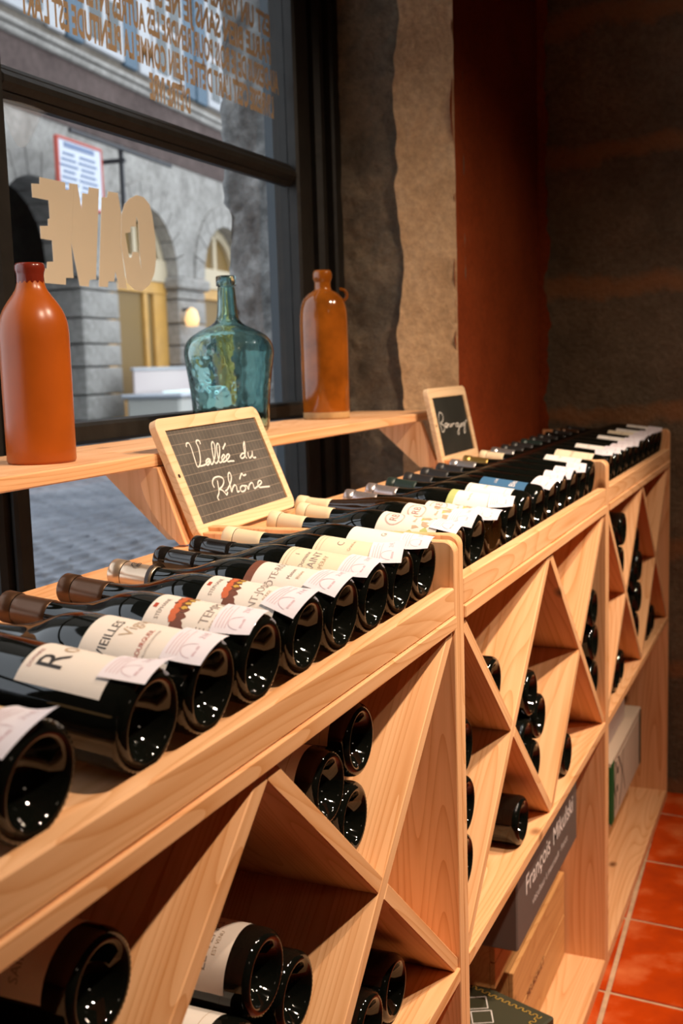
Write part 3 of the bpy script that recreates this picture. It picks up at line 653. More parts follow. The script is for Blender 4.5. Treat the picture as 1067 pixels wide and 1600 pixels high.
# design: z range, half width (m of arc), paper, prints
DES = {
 'tan': dict(z=(.050, .135), hw=.052, p='tan', t=[('CÔTES', .012, 0, .11, 'dark'), ('DU RHÔNE', .010, 0, .093, 'dark')]),
 'R': dict(z=(.030, .128), hw=.036, p='ivory', t=[('R', .034, -.012, .098, 'dark'), ('o', .026, .008, .098, 'faint'), ('DOMAINE', .005, -.012, .120, 'rose')]),
 'vieilles': dict(z=(.030, .138), hw=.050, p='ivory', t=[('VIEILLES', .0125, -.006, .110, 'dark'), ('Vignes', .017, .018, .092, 'faint'), ('BOURGUEIL', .0065, -.006, .068, 'red'), ('APPELLATION CONTRÔLÉE', .003, -.006, .060, 'grey')]),
 'temps': dict(z=(.028, .136), hw=.052, p='ivory', mountain=1, t=[('STÉPHANE', .0062, -.004, .120, 'grey'), ('LE TEMPS', .0135, -.004, .060, 'grey'), ('EST VENU', .006, -.004, .048, 'faint')]),
 'joseph': dict(z=(.028, .136), hw=.052, p='ivory', mountain=1, t=[('STÉPHANE', .0062, -.004, .120, 'grey'), ('SAINT-JOSEPH', .0120, -.004, .060, 'grey'), ('ROUGE', .005, -.004, .048, 'faint')]),
 'cote': dict(z=(.028, .134), hw=.050, p='ivory', bands=[(.122, .134, 'umber'), (.028, .036, 'umber'), ], t=[('CÔTE-RÔTIE', .0115, -.004, .094, 'grey'), ('Maison', .007, -.004, .072, 'grey'), ('Rhône', .006, -.004, .060, 'faint')]),
 'saint': dict(z=(.026, .138), hw=.052, p='cream', lines=[.132, .127, .040, .035], t=[('I', .008, 0, .118, 'grey'), ('Domaine', .008, -.006, .104, 'grey'), ('SAINT', .0135, -.006, .089, 'grey'), ('PÉRAY', .008, -.006, .074, 'faint')]),
 'crozes': dict(z=(.030, .138), hw=.052, p='cream', lines=[.132, .126, .042], bands=[(.030, .037, 'umber')], t=[('C', .013, -.002, .098, 'grey'), ('Grand vin', .006, -.002, .080, 'faint')]),
 'small': dict(z=(.030, .128), hw=.030, p='white', bands=[(.030, .033, 'rose')], t=[('Gi', .010, -.004, .070, 'grey')]),
 'mono': dict(z=(.030, .140), hw=.050, p='ivory', circle=1, t=[('RB', .016, -.006, .113, 'rose'), ('Blanc', .006, -.004, .075, 'faint')], leaf=1),
 'lime': dict(z=(.030, .130), hw=.050, p='white', edge='green', t=[('Vin de Pays', .005, 0, .085, 'faint')]),
 'white': dict(z=(.030, .130), hw=.048, p='white', lines=[.122, .045], t=[('Cuvée', .007, 0, .09, 'faint')]),
 'blue': dict(z=(.030, .135), hw=.050, p='blue', t=[('Bleu', .016, .0, .06, 'white'), ('LOIRE', .007, 0, .10, 'white')]),
 'cream': dict(z=(.028, .138), hw=.052, p='cream', lines=[.130, .04], t=[('Bourgogne', .009, 0, .09, 'faint')]),
}
def design_meshes(kind, d):
    key = (kind, d)
    if key in lab_cache: return lab_cache[key]
    D_ = DES[d]; r = BR[kind]+.0004; zm = lambda z: .024+(z-.028)*.80; z0, z1 = zm(D_['z'][0]), zm(D_['z'][1]); hw_ = D_['hw']
    V, F = patch(-hw_, hw_, z0, z1, r, 24); me = mesh('label', V, F, True); me.materials.append(paper[D_['p']])
    prints = {}
    def addp(col, vs, fs, lift=.0003): prints.setdefault(col, []).append((wrap2(vs, r+lift), fs))
    def wrap2(vs, rr_): return [(rr_*math.cos(x/rr_), rr_*math.sin(x/rr_), y) for x, y in vs]
    def strip_x(x0, x1, y0, y1):
        vs, fs = [], []
        for i in range(17):
            x = x0+(x1-x0)*i/16; vs += [(x, y0), (x, y1)]
            if i: k = 2*i; fs.append((k-2, k, k+1, k-1))
        return vs, fs
    for s, size, x, y, col in D_.get('t', []):
        vs, fs = text2d(s, size); addp(col, [(a+x, c+zm(y)) for a, c in vs], fs)
    for y in D_.get('lines', []): addp('faint|%d' % int(y*1e4), *strip_x(-hw_*.97, hw_*.97, zm(y), zm(y)+.0006))
    for a, c, col in D_.get('bands', []): addp(col+'|%d' % int(a*1e4), *strip_x(-hw_, hw_, zm(a), zm(c)), lift=.0002)
    if D_.get('edge'):
        for a, c in ((z0, z0+.010), (z1-.012, z1)): addp('leaf|%d' % int(a*1e4), *strip_x(-hw_, hw_, a, c))
    if D_.get('circle'):
        for rad in (.017, .0155): addp('rose', *ribbon([(-.006+rad*math.cos(math.tau*t/28), zm(.113)+rad*math.sin(math.tau*t/28)*.8) for t in range(29)], .0005))
    if D_.get('leaf'):
        rs = random.Random(3)
        for q in range(14): cx, cy = rs.uniform(-.035, .03), zm(rs.uniform(.05, .085)); addp('leaf' if q % 2 else 'faint', [(cx+.009*rs.random()*math.cos(a), cy+.006*math.sin(a)) for a in (0, 1.2, 2.4, 3.7, 5)], [(0, 1, 2, 3, 4)])
    if D_.get('mountain'):
        addp('red', *[[(-.006, zm(.127)), (.000, zm(.127)), (.000, zm(.132)), (-.006, zm(.132))], [(0, 1, 2, 3)]])
        rs = random.Random(5)
        def blob(cx, cy, w_, h_, n=13):
            vs = [(cx, cy)]+[(cx+w_*(0.6+.5*rs.random())*math.cos(math.tau*t/n), cy+h_*(0.55+.55*rs.random())*math.sin(math.tau*t/n)) for t in range(n)]
            return vs, [(0, t+1, (t+1) % n+1) for t in range(n)]
        for q in range(5): addp('umber', *blob(-.022+.010*q, zm(.091+.003*q), .008, .009))
        for q in range(6): addp('orange', *blob(-.014+.008*q, zm(.101+.001*q), .006, .0045), lift=.00045)
        for q in range(4): addp('gold', *blob(.0+.008*q, zm(.094), .003, .004), lift=.0006)
    pm = []
    for col, parts in prints.items():
        V, F = merge(parts); p = mesh('label_print', V, F); p.materials.append(ink[col.split('|')[0]]); pm.append(p)
    lab_cache[key] = (me, pm); return lab_cache[key]
tag_cache = {}
def tag_meshes(kind, var):
    """loose paper price tag: curved over the bottle, one corner lifting"""
    key = (kind, var)
    if key in tag_cache: return tag_cache[key]
    r = BR[kind]+.0012; rs = random.Random(var*13+1); ang = rs.uniform(-.28, .28); cx, cy = rs.uniform(-.006, .006), rs.uniform(.013, .021); w_, h_ = .0235, .0205
    ca, sa = math.cos(ang), math.sin(ang); lift = rs.uniform(.001, .006); sgn = rs.choice((-1, 1))
    def mp(u, v, e=0.0):
        x = cx+u*ca-v*sa; y = cy+u*sa+v*ca
        lf = lift*max(0, sgn*u/w_*.6-v/h_*.7)**2+e; rr_ = r+lf; R2_ = r*1.25
        ph = x/R2_; off = r-R2_
        return ((R2_+lf)*math.cos(ph)+off+.0006, (R2_+lf)*math.sin(ph), y)
    n = 10; vs, fs = [], []
    for i in range(n+1):
        for j in range(5): vs.append(mp(-w_+2*w_*i/n, -h_+2*h_*j/4))
    for i in range(n):
        for j in range(4): a = i*5+j; fs.append((a, a+5, a+6, a+1))
    me = mesh('price_tag', vs, fs, True); me.materials.append(paper['pink'])
    P = []
    V, F = ribbon([(-.010+.0085*math.cos(a), -.006+.012*math.sin(a)) for a in [math.pi*t/12 for t in range(13)]], .0006); P.append(([mp(u, v, .0003) for u, v in V], F))
    V, F = rect2d(-.016, -.009, -.004, -.0065); P.append(([mp(u, v, .0003) for u, v in V], F))
    for q in range(4):
        V, F = ribbon([(-.018+.004*t, .007+.0031*q) for t in range(10 - (q % 2)*2)], .0007); P.append(([mp(u, v, .0003) for u, v in V], F))
    V, F = text2d('21€', .008); P.append(([mp(u+.013, v-.004, .0003) for u, v in V], F))
    V, F = merge(P); pm = mesh('tag_print', V, F); pm.materials.append(ink['tagink'])
    tag_cache[key] = (me, pm); return tag_cache[key]
cap_logo = None
def bottle(base, tilt, label, group, kind='burg', cap='black', des=None, tagv=None, roll_=0.0, yaw_=0.0):
    t = math.radians(tilt); s, c = math.sin(t), math.cos(t)
    Mx = Matrix(((s, 0, -c), (0, 1, 0), (c, 0, s)))
    Mx = Matrix.Rotation(math.radians(yaw_), 3, 'Z') @ Mx @ Matrix.Rotation(math.radians(roll_), 3, 'Z')
    o = empty('wine_bottle', base); o.rotation_euler = Mx.to_euler(); tag(o, label, 'bottle', group)
    link('glass_body', GM[kind], None, o)
    if cap: 
        cp = link('capsule', get_cap(kind, cap), None, o)
        if cap == 'champagne':
            vs, fs = merge([ribbon([(.0055*math.cos(math.tau*q/16), .262+.0055*math.sin(math.tau*q/16)) for q in range(17)], .0012), rect2d(-.003, .259, .003, .2605), rect2d(-.0008, .258, .0008, .266)])
            link('capsule_emblem', mesh('capsule_emblem', wrap(vs, .0168), fs), ink['dark'], cp)
            V, F = patch(-.052, .052, .2362, .2425, .0198, 40); link('capsule_band', mesh('capsule_band', [(x*(.0205-(z-.2362)*.45)/.0198, y*(.0205-(z-.2362)*.45)/.0198, z) for x, y, z in V], F, True), ink['dark'], cp)
    if des:
        me, pm = design_meshes(kind, des); lb = link('label_paper', me, None, o)
        for p in pm: link('label_print', p, None, lb)
    if tagv is not None:
        me, pm = tag_meshes(kind, tagv); tg = link('price_tag', me, None, o); link('tag_print', pm, None, tg)
    return o
XB = -0.0225
rs = random.Random(11)
g1 = 'bottles on top of the nearest rack'
U1 = [(-.842, 'bord', None, 'tan', 1, 'dark wine bottle with tan label and curled pink tag, lowest at the left edge', 4),
 (-.708, 'bord', None, 'R', 4, 'dark wine bottle whose ivory label carries a large black R', 14),
 (-.615, 'burg', 'matte', 'vieilles', 3, 'dark wine bottle with ivory VIEILLES label in black letters', -4),
 (-.524, 'burg', 'brown', 'temps', 2, 'brown-capped wine bottle with mountain picture label reading LE TEMPS', 0),
 (-.427, 'burg', 'brown', 'joseph', 5, 'brown-capped wine bottle with mountain picture label reading SAINT-JOSEPH', 3),
 (-.333, 'burg', 'champagne', 'cote', 6, 'wine bottle with champagne-coloured emblem capsule and brown-edged CÔTE label', 6),
 (-.241, 'burg', 'black', 'saint', 7, 'wine bottle with glossy black capsule and cream SAINT label, sixth before the post', 0),
 (-.152, 'burg', 'black', 'crozes', 8, 'wine bottle with glossy black capsule and plain cream label, second before the near post', 4),
 (-.065, 'burg', 'wax', 'small', 9, 'cream-waxed wine bottle with small white label touching the near post', 10)]
U1[6] = (*U1[6][:5], 'wine bottle with glossy black capsule and cream label lettered SAINT, third before the near post', 0)
for y, kd, cp, ds, tv, lb, rl in U1:
    bottle((XB, y, 1.180 if kd == 'burg' else 1.1793), 6.6, lb, g1, kd, cp, ds, tv, rl-22, rs.uniform(-1.0, 1.0))
g2 = 'bottles on top of the middle rack'
U2 = [('burg', 'wax', 'mono', 10, 'cream-waxed wine bottle with RB monogram label, first past the near post'), ('burg', 'wax', 'mono', 11, 'cream-waxed wine bottle with RB monogram label, second past the near post'),
 ('flute', 'wax', 'mono', 12, 'slender brown wine bottle with long cream wax neck behind the first chalkboard'), ('burg', 'lilac', 'lime', 13, 'wine bottle with silver capsule and white label edged in lime green'),
 ('burg', 'lilac', 'white', None, 'wine bottle with silver capsule and plain white label beside the blue label'), ('burg', 'green', 'blue', None, 'wine bottle with a bright blue label on the middle rack'),
 ('burg', 'matte', None, 14, 'black-capped wine bottle with a tag, first beyond the blue label'), ('burg', 'matte', None, 15, 'black-capped wine bottle with a tag, second beyond the blue label'),
 ('burg', 'matte', None, 16, 'black-capped wine bottle with a tag, third beyond the blue label'), ('burg', 'silver', None, 17, 'silver-capped wine bottle in front of the second chalkboard'),
 ('burg', 'gold', 'white', None, 'gold-capped wine bottle against the second post')]
for i, (kd, cp, ds, tv, lb) in enumerate(U2):
    r_ = BR[kd]; bottle((XB, .0665+.0984*i, 1.1378+r_*.99), 7.4 if kd == 'burg' else 7.0, lb, g2, kd, cp, ds, tv, -18+rs.uniform(-8, 8), rs.uniform(-1.0, 1.0))
g3 = 'bottles on top of the far rack'
ords = ['first', 'second', 'third', 'fourth', 'fifth', 'sixth', 'seventh', 'eighth', 'ninth', 'tenth', 'eleventh']
for i in range(11):
    cp = ['wax', 'silver', 'matte', 'matte', 'green', 'matte', 'matte', 'black', 'matte', 'brown', 'matte'][i]; ds = ['cream', None, 'white', None, None, 'white', None, 'cream', 'white', None, 'white'][i]
    lb = 'cream-waxed wine bottle with broad cream label, first past the second post' if i == 0 else 'tagged wine bottle %s past the second post on the far rack' % ords[i]
    bottle((XB, W+.0665+.0984*i, 1.1378+.0421), 7.4, lb, g3, 'burg', cp, ds, 18+i if i else None, -16+rs.uniform(-8, 8), rs.uniform(-1.0, 1.0))
# bottles stacked in the crosses
low = [
 ('nearest', [(-.290, .932, 'lowest of three in the upper V of the nearest rack', 'cream'), (-.3530, .9925, 'left upper one of three in the upper V of the nearest rack', 'white'), (-.2680, 1.0185, 'topmost of three in the upper V of the nearest rack', 'cream'),
   (-.515, .865, 'showing LE TEMPS, top of the pile in the lower diamond', 'temps'), (-.450, .808, 'right of LE TEMPS in the lower diamond of the nearest rack', None), (-.580, .808, 'with pale label below LE TEMPS in the lower diamond', 'white'), (-.515, .750, 'deep in the middle of the lower diamond pile', None), (-.5600, .6755+.005, 'at the bottom corner of the lower diamond pile', None),
   (-.830, .932, 'under the SAINT-JOSEPH one at the bottom left of the picture', None), (-.7675, .9925, 'lettered SAINT-JOSEPH in shadow at the lower left corner', 'joseph'),
   (-.170, .6575, 'nearest the post under the right cross of the nearest rack', 'tan'), (-.2575, .6575, 'second from the post under the right cross of the nearest rack', 'cream'), (-.345, .6575, 'third from the post under the right cross of the nearest rack', None)]),
 ('middle', [(.0640, .727, 'lowest against the near post in the middle rack', None), (.0660, .813, 'in the middle of three against the near post in the middle rack', None), (.0700, .899, 'uppermost against the near post in the middle rack', None),
   (.285, .932, 'alone in the first upper V of the middle rack', None),
   (.560, .702, 'at the bottom of the central diamond in the middle rack', None), (.4985, .7630, 'left in the central diamond of the middle rack', None), (.5855, .7840, 'right in the central diamond of the middle rack', None), (.5250, .8460, 'on top in the central diamond of the middle rack', None),
   (.395, .6575, 'standing out under the first cross of the middle rack', None), (.745, .6575, 'alone under the second cross of the middle rack', None),
   (1.056, .727, 'lowest against the second post inside the middle rack', None), (1.053, .813, 'middle one against the second post inside the middle rack', None), (1.030, .896, 'uppermost against the second post inside the middle rack', None)]),
 ('far', [(1.405, .932, 'lowest in the first upper V of the far rack', None), (1.3435, .9925, 'left in the first upper V of the far rack', None), (1.4290, 1.0150, 'right in the first upper V of the far rack', None),
   (1.680, .702, 'at the bottom of the diamond in the far rack', None), (1.617, .763, 'lower left in the diamond of the far rack', None), (1.704, .784, 'lower right in the diamond of the far rack', None), (1.645, .850, 'upper left in the diamond of the far rack', None), (1.731, .867, 'upper right in the diamond of the far rack', None), (1.685, .941, 'topmost in the diamond of the far rack', None),
   (1.435, .6575, 'right one under the first cross of the far rack', None), (1.345, .6575, 'left one under the first cross of the far rack', None), (1.995, .6575, 'right one under the last cross of the far rack', None), (1.905, .6575, 'left one under the last cross of the far rack', None)])]
for nm_, L_ in low:
    for y, z, lb, ds in L_:
        bottle(({'nearest': -.036, 'middle': -.031 if .2 < y < .7 and z > .68 else -.014, 'far': -.015}[nm_]+rs.uniform(-.003, .003), y, z), 0.3, 'dark wine bottle '+lb, 'bottles lying inside the %s rack' % nm_, 'burg', 'matte', ds, None, rs.uniform(-26, -12) if ds else 0)

# ------------------------------------------------------------------ chalkboards
S1 = [[(0.0658, 0.1382), (0.0687, 0.143), (0.0766, 0.1435), (0.0782, 0.1352), (0.0758, 0.1214), (0.0737, 0.1068), (0.0784, 0.1052), (0.0864, 0.11), (0.0944, 0.1207), (0.0997, 0.1343), (0.099, 0.1422), (0.1039, 0.1456), (0.1105, 0.1437), (0.1094, 0.1386)], [(0.0788, 0.1057), (0.0901, 0.1052), (0.1015, 0.1064), (0.1106, 0.1093), (0.1202, 0.1119), (0.1145, 0.1138), (0.1057, 0.1109), (0.1032, 0.1055), (0.1089, 0.1048), (0.1197, 0.1101), (0.117, 0.1044), (0.1244, 0.1057), (0.1406, 0.1171), (0.1512, 0.1319), (0.1505, 0.1387), (0.1433, 0.1353), (0.1364, 0.1228), (0.1314, 0.1102), (0.1327, 0.1042), (0.1432, 0.1075), (0.1566, 0.1181), (0.1657, 0.1305), (0.1634, 0.1348), (0.1561, 0.1301), (0.1485, 0.1163), (0.1451, 0.106), (0.1486, 0.1038), (0.1592, 0.1071), (0.1699, 0.1118), (0.1684, 0.1152), (0.1583, 0.1112), (0.1556, 0.1043), (0.1655, 0.1043), (0.179, 0.1082), (0.1865, 0.1128), (0.1811, 0.1144), (0.1725, 0.1097), (0.1722, 0.103), (0.1819, 0.1025), (0.194, 0.1014)], [(0.1722, 0.124), (0.1806, 0.1285), (0.1887, 0.1326)], [(0.2399, 0.1088), (0.2321, 0.1108), (0.22, 0.1065), (0.2227, 0.1029), (0.2341, 0.105), (0.245, 0.1145), (0.2516, 0.125), (0.2537, 0.1293), (0.2454, 0.1228), (0.24, 0.1122), (0.2375, 0.1035), (0.2405, 0.1015)], [(0.2521, 0.1109), (0.2479, 0.1044), (0.2504, 0.1005), (0.2608, 0.1038), (0.2683, 0.1107), (0.263, 0.1036), (0.2642, 0.0995), (0.2728, 0.0995)], [(0.1156, 0.0774), (0.1107, 0.0669), (0.1056, 0.0585), (0.0958, 0.0521), (0.0971, 0.0475)], [(0.0982, 0.0678), (0.0981, 0.0755), (0.1079, 0.0821), (0.1235, 0.083), (0.1341, 0.0795), (0.1338, 0.073), (0.1228, 0.0666), (0.1095, 0.0636)], [(0.1095, 0.0636), (0.1188, 0.0608), (0.1238, 0.0554), (0.1263, 0.0520), (0.1330, 0.0560)], [(0.1263, 0.0582), (0.1372, 0.0607), (0.1535, 0.0691), (0.163, 0.0772), (0.1639, 0.0846), (0.1567, 0.0828), (0.1507, 0.0735), (0.1482, 0.0631), (0.1449, 0.0543), (0.1531, 0.0598), (0.1634, 0.0638), (0.1669, 0.0601), (0.1631, 0.0521), (0.1715, 0.0525)], [(0.1929, 0.0583), (0.1851, 0.0593), (0.177, 0.0561), (0.1767, 0.0507), (0.1869, 0.0504), (0.195, 0.0542), (0.1929, 0.0583), (0.2023, 0.057)], [(0.1865, 0.0705), (0.2009, 0.0788), (0.2043, 0.0748), (0.2146, 0.0757)], [(0.2023, 0.057), (0.2016, 0.0511), (0.211, 0.0575), (0.2219, 0.0602), (0.2247, 0.0568), (0.2231, 0.0498), (0.2341, 0.0511), (0.2487, 0.0536), (0.2569, 0.057), (0.251, 0.06), (0.2409, 0.0558), (0.2412, 0.0496), (0.2569, 0.0478), (0.2792, 0.0459)]]
S2 = [[(0.0611, 0.1289), (0.0467, 0.1173), (0.045, 0.105), (0.0495, 0.0924), (0.0536, 0.0809), (0.0714, 0.0858), (0.0736, 0.0956), (0.0536, 0.1017), (0.0705, 0.1072), (0.0806, 0.1155), (0.0752, 0.1254), (0.0611, 0.1289)], [(0.0798, 0.0917), (0.0815, 0.0973), (0.0972, 0.1007), (0.1047, 0.0952), (0.0942, 0.0898), (0.082, 0.0916), (0.1052, 0.0959), (0.1154, 0.0975), (0.115, 0.0903), (0.1247, 0.0912), (0.1313, 0.0973), (0.1309, 0.0901), (0.1442, 0.0959), (0.1576, 0.0951)], [(0.1864, 0.0957), (0.169, 0.0944), (0.165, 0.0888), (0.1781, 0.0873), (0.1877, 0.0941), (0.1841, 0.0788), (0.1772, 0.0675), (0.1673, 0.0703), (0.1795, 0.0791), (0.2052, 0.0916), (0.1952, 0.0878), (0.203, 0.0851), (0.2169, 0.091), (0.2086, 0.0929)], [(0.2365, 0.0943), (0.2209, 0.0915), (0.2209, 0.0863), (0.2313, 0.0871), (0.2378, 0.0928), (0.2343, 0.0776), (0.229, 0.0686), (0.2195, 0.0707), (0.2384, 0.0867), (0.2572, 0.0989), (0.2617, 0.0948)]]
def rrect(x0, y0, x1, y1, r, n=5):
    out = []
    for cx, cy, a in ((x1-r, y0+r, -90), (x1-r, y1-r, 0), (x0+r, y1-r, 90), (x0+r, y0+r, 180)):
        out += [(cx+r*math.cos(math.radians(a+90*k/n)), cy+r*math.sin(math.radians(a+90*k/n))) for k in range(n+1)]
    return out
def chalkboard(BL, e_, up_, w_, h_, fr, smat, strokes, ruled, label, sw):
    e_, up_ = Vector(e_).normalized(), Vector(up_).normalized(); up_ = (up_-e_*up_.dot(e_)).normalized(); n_ = e_.cross(up_)
    o = empty('chalkboard', BL); o.rotation_euler = Matrix((e_, up_, n_)).transposed().to_euler(); tag(o, label, 'chalkboard', 'chalkboards naming wine regions')
    th = 0.012
    # frame as a rounded ring
    outer = rrect(0, 0, w_, h_, 0.016); k = len(outer); inner = [(min(max(x, fr), w_-fr), min(max(y, fr*.95), h_-fr*.95)) for x, y in outer]
    vs = []; fs = []
    for z, ring in ((-th, outer), (-.001, outer), (0, [(w_/2+(x-w_/2)*.993, h_/2+(y-h_/2)*.99) for x, y in outer]), (0, inner), (-.004, inner)): vs += [(x, y, z) for x, y in ring]
    for L0 in range(4):
        for q in range(k): a, b2 = L0*k+q, L0*k+(q+1) % k; fs.append((a, b2, b2+k, a+k))
    fs.append(tuple(range(k))[::-1])
    link('frame', mesh('frame', vs, fs), frame_wood, o)
    sl = link('slate_panel', box_mesh('slate_panel', w_-2*fr+.002, h_-1.9*fr+.002, .003, 0), smat, o, (w_/2, h_/2, -.0045))
    if ruled:
        P = []
        x = fr+.006
        while x < w_-fr: P.append(rect2d(x, fr, x+.0005, h_-fr)); x += .0115
        y = fr+.010
        while y < h_-fr: P.append(rect2d(fr, y, w_-fr, y+.0008)); y += .0162
        V, F = merge(P); link('ruled_lines', mesh('ruled_lines', [(x_-w_/2, y_-h_/2, .0018) for x_, y_ in V], F), chalk_line, sl)
    P = []
    for s in strokes:
        P.append(ribbon(smooth_prof(s, 5), sw))
    V, F = merge(P); link('chalk_writing', mesh('chalk_writing', [(x_-w_/2, y_-h_/2, .0022) for x_, y_ in V], F), chalk_m, sl)
    vs = [(fr*.42+.0032*math.cos(math.tau*q/14), h_*.52+.0032*math.sin(math.tau*q/14), .0003) for q in range(14)]
    link('hanging_hole', mesh('hanging_hole', vs, [tuple(range(14))]), hole_m, o)
    return o
chalkboard((-0.3775, -0.028, 1.2035), (-0.036, 0.9986, 0.0126), (-0.372, -0.0313, 0.9242), 0.344, 0.187, 0.0205, slate_m, S1, True, 'larger ruled chalkboard reading Vallée du Rhône, leaning on the shelf', 0.0026)
chalkboard((-0.3760, 1.089, 1.2020), (0.0011, 1, -0.0007), (-0.205, 0.0009, 0.978), 0.297, 0.188, 0.0245, slate_dark, S2, False, 'dark chalkboard reading Bourgogne, near the red wall', 0.0022)

# ------------------------------------------------------------------ old bottles on the window shelf
ob = tag(empty('stoneware_bottle', (-0.535, -0.176, 1.327)), 'tall orange stoneware bottle with red waxed lip at the left edge of the shelf', 'bottle')
pr = [(0, .003), (.040, .003), (.0445, 0), (.0462, .004), (.0462, .02), (.0466, .10), (.0466, .165)]+smooth_prof([(.0466, .172), (.0450, .188), (.0405, .202), (.0335, .214), (.0262, .224), (.0205, .233), (.0178, .243), (.0170, .252)], 4)+[(.0170, .256), (0, .256)]
link('body', lathe('body', pr, 72), stoneware, ob)
link('waxed_lip', lathe('waxed_lip', [(.0174, .236), (.0182, .239), (.0180, .250), (.0186, .254), (.0198, .258), (.0198, .263), (.0180, .2665), (.0125, .2665), (.010, .258), (0, .256)], 60, lambda k, s, r: r+.0004*math.sin(s*1.7) if k < 2 else r), wax_red, ob)
dj = tag(empty('demijohn', (-0.586, 0.452, 1.327)), 'squat teal glass demijohn with narrow neck on the shelf behind the chalkboard', 'bottle')
outp = [(0, .012), (.035, .011), (.055, .004), (.062, 0), (.068, .002), (.0715, .010)]+smooth_prof([(.0720, .02), (.0745, .07), (.0800, .115), (.0835, .140), (.0840, .152), (.0800, .168), (.0690, .181), (.0500, .192), (.0300, .202), (.0215, .212), (.0185, .230), (.0170, .258), (.0160, .270)], 4)+[(.0160, .272), (.0185, .273), (.0188, .289), (.0170, .291)]
inn = [(max(0.0, r-.0035), z+(.0035 if z < .05 else 0)) for r, z in outp[2:-3]][::-1]
link('glass_body', lathe('glass_body', outp+[(.0130, .291), (.0125, .27)]+inn[1:]+[(0, .016)], 80), teal, dj)
sb_ = tag(empty('saltglaze_bottle', (-0.598, 0.918, 1.327)), 'glossy amber salt-glazed bottle with a small ear handle by the window jamb', 'bottle')
pr = [(0, .004), (.048, .004), (.0520, .0), (.0530, .004), (.0530, .016)]
link('bare_foot', lathe('bare_foot', pr, 64), saltglaze_base, sb_)
pr = [(.0530, .0162), (.0535, .02), (.0540, .12), (.0540, .215)]+smooth_prof([(.0538, .225), (.0520, .246), (.0460, .266), (.0340, .280), (.0225, .287), (.0185, .292), (.0180, .306)], 4)+[(.0195, .309), (.0218, .316), (.0215, .326), (.0185, .332), (.013, .332), (.012, .32), (0, .319)]
link('glazed_body', lathe('glazed_body', pr, 72), saltglaze, sb_)
V = []; F = []; nr, nsg = 13, 8
for i in range(nr):
    a = -0.5+3.2*i/(nr-1); cx, cz = .0400+.014*math.cos(a-1.0), .276+.013*math.sin(a-1.0)
    for j in range(nsg):
        t = math.tau*j/nsg; rr_ = .0042
        q = (cx+rr_*math.cos(t)*math.cos(a-1.0), rr_*1.3*math.sin(t), cz+rr_*math.cos(t)*math.sin(a-1.0)); V.append((q[0]*.92-q[1]*.39, q[0]*.39+q[1]*.92, q[2]))
for i in range(nr-1):
    for j in range(nsg): a = i*nsg+j; b2 = i*nsg+(j+1) % nsg; F.append((a, b2, b2+nsg, a+nsg))
link('ear_handle', mesh('ear_handle', V, F, True), saltglaze, sb_)

# ------------------------------------------------------------------ boxes and crates under the racks
def crate(name, lo, hi, label):
    c = Vector(((lo[0]+hi[0])/2, (lo[1]+hi[1])/2, lo[2])); o = tag(empty(name, c), label, 'crate')
    x0, y0, z0 = lo; x1, y1, z1 = hi; t = .010
    h = z1-z0; n = 2
    for q in range(n):
        a, b2 = z0+h*q/n+.0006, z0+h*(q+1)/n-.0006
        box('front_slat', (x1-t, y0, a), (x1, y1, b2), crate_wood, o, .0012); box('back_slat', (x0, y0, a), (x0+t, y1, b2), crate_wood, o, .0012)
    box('end_board', (x0+t, y0, z0), (x1-t-.0003, y0+t, z1), crate_wood, o, .0012); box('end_board', (x0+t, y1-t, z0), (x1-t-.0003, y1, z1), crate_wood, o, .0012)
    box('lid', (x0+t+.0003, y0+t+.0003, z1-.012), (x1-t-.0006, y1-t-.0003, z1-.002), crate_wood, o, .001)
    return o
k1 = crate('wooden_crate', (-0.350, 0.615, 0.0302), (-0.095, 1.090, 0.2405), 'pale wooden wine crate on the base plank of the middle rack')
k2 = crate('wooden_crate', (-0.355, 0.545, 0.2412), (-0.112, 1.090, 0.352), 'shallow wooden crate carrying the grey carton in the middle rack')
for o_, x_, zz in ((k1, -0.095, .13), (k2, -0.112, .30)):
    text_on('burnt_marking', 'MEURSAULT', .028, ink['umber'], o_, Vector((x_, .80, zz))-Vector(o_.location), (0, 1, 0), (0, 0, 1), lift=.0008)
k3 = crate('wooden_crate', (-0.355, 1.165, 0.0302), (-0.110, 2.14, 0.172), 'long wooden crate under the cartons in the far rack')
def carton(lo, hi, mat, label, bev=.003, lid=None):
    c = Vector(((lo[0]+hi[0])/2, (lo[1]+hi[1])/2, lo[2])); o = tag(empty('carton', c), label, 'box'); zl = hi[2]-.022
    box('carton_body', lo, (hi[0], hi[1], zl-.0006), mat, o, bev); box('carton_lid', (lo[0]-.0, lo[1]-.0, zl), (hi[0]+.0012, hi[1]+.0, hi[2]), lid or mat, o, bev); return o
grey_c = plain('grey_carton', (0.115, 0.095, 0.085), 0.6); gb = carton((-0.36, 0.50, 0.3523), (-0.055, 1.04, 0.535), grey_c, 'dark grey carton lettered François Mikulski in white, under the middle rack')
for wd_, yy_ in (('François', .665), ('Mikulski', .895)): text_on('carton_print', wd_, .062, ink['white'], gb, Vector((-0.055, yy_, .452))-Vector(gb.location), (0, 1, 0), (0, 0, 1), 0.9, 0.0006)
text_on('carton_print', 'viticulteur à meursault · france', .026, ink['white'], gb, Vector((-0.055, .775, .398))-Vector(gb.location), (0, 1, 0), (0, 0, 1), 0.9)
olive = plain('olive_carton', (0.045, 0.043, 0.022), 0.55); ol = carton((-0.3125, 0.26, 0.0302), (-0.0325, 0.56, 0.240), olive, 'olive green gift box with gold key border low in the middle rack'); ol.rotation_euler = (0, 0, math.radians(-21))
P = []
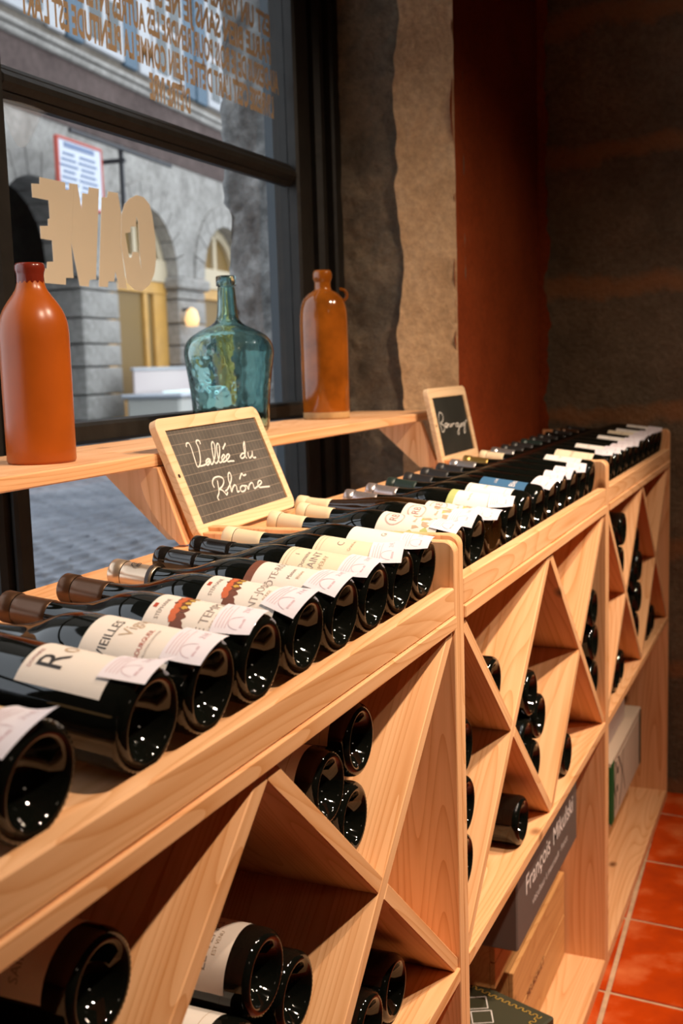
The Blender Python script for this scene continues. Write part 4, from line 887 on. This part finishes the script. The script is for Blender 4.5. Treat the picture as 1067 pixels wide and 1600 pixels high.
def key_run(a, c, n):
    L_ = math.hypot(c[0]-a[0], c[1]-a[1]); ex = ((c[0]-a[0])/L_, (c[1]-a[1])/L_); ey = (-ex[1], ex[0]); st_ = L_/n; pts = []
    for i in range(n): pts += [(i*st_, 0), (i*st_, .007), (i*st_+st_*.5, .007), (i*st_+st_*.5, 0)]
    for p, q in zip(pts, pts[1:]):
        x0, x1 = min(p[0], q[0])-.0009, max(p[0], q[0])+.0009; y0, y1 = min(p[1], q[1])-.0009, max(p[1], q[1])+.0009
        V, F = rect2d(x0, y0, x1, y1); P.append(([(a[0]+ex[0]*x+ey[0]*y, a[1]+ex[1]*x+ey[1]*y) for x, y in V], F))
key_run((-.048, .543), (-.298, .543), 16); key_run((-.048, .277), (-.048, .543), 17); key_run((-.298, .277), (-.048, .277), 16); key_run((-.298, .543), (-.298, .277), 17)
V, F = merge(P); link('gold_border', mesh('gold_border', [Vector((x, y, .2405))-Vector(ol.location) for x, y in V], F), ink['gold'], ol)
P = []
for dx, dy in ((-.13, .47), (-.165, .50), (-.20, .47), (-.165, .44), (-.13, .41)):
    P.append(ribbon([(dx, dy+.028), (dx+.026, dy), (dx, dy-.028), (dx-.026, dy), (dx, dy+.028)], .0022))
V, F = merge(P); link('diamond_print', mesh('diamond_print', [Vector((x, y, .2406))-Vector(ol.location) for x, y in V], F), ink['white'], ol)
cream_c = plain('cream_carton', (0.60, 0.47, 0.36), 0.65); pink_c = plain('pinkish_carton', (0.58, 0.44, 0.39), 0.65); dk = plain('carton_dark_green', (0.008, 0.03, 0.016), 0.6); gr = plain('carton_green', (0.008, 0.10, 0.025), 0.6)
cc = carton((-0.33, 1.53, 0.1725), (-0.062, 2.06, 0.358), cream_c, 'cream carton with black ornament and green end low in the far rack')
box('green_end', (-0.30, 1.5265, 0.185), (-0.0615, 1.5298, 0.345), gr, cc, 0); box('green_corner', (-0.0618, 1.531, 0.178), (-0.0600, 1.575, 0.352), gr, cc, 0)
box('dark_edge', (-0.0618, 2.035, 0.178), (-0.0600, 2.059, 0.352), dk, cc, 0)
P = [ribbon([(1.60+.012*math.sin(t*.9), .20+.013*t) for t in range(12)], .008), ribbon([(1.66+.05*math.sin(t*.3), .19+.013*t) for t in range(13)], .006), ribbon([(1.74+.02*math.cos(t*.4), .20+.012*t) for t in range(12)], .004)]
P += [rect2d(1.62, .24, 1.64, .26), rect2d(1.63, .29, 1.65, .31)]
V, F = merge(P); link('black_ornament', mesh('black_ornament', [Vector((-.0612, y, z))-Vector(cc.location) for y, z in V], F), ink['dark'], cc)
pc = carton((-0.34, 1.40, 0.3585), (-0.090, 1.93, 0.505), pink_c, 'pinkish carton stacked on the cream carton in the far rack')
text_on('carton_print', 'DOMAINE', .045, ink['dark'], pc, Vector((-.090, 1.72, .44))-Vector(pc.location), (0, 1, 0), (0, 0, 1))
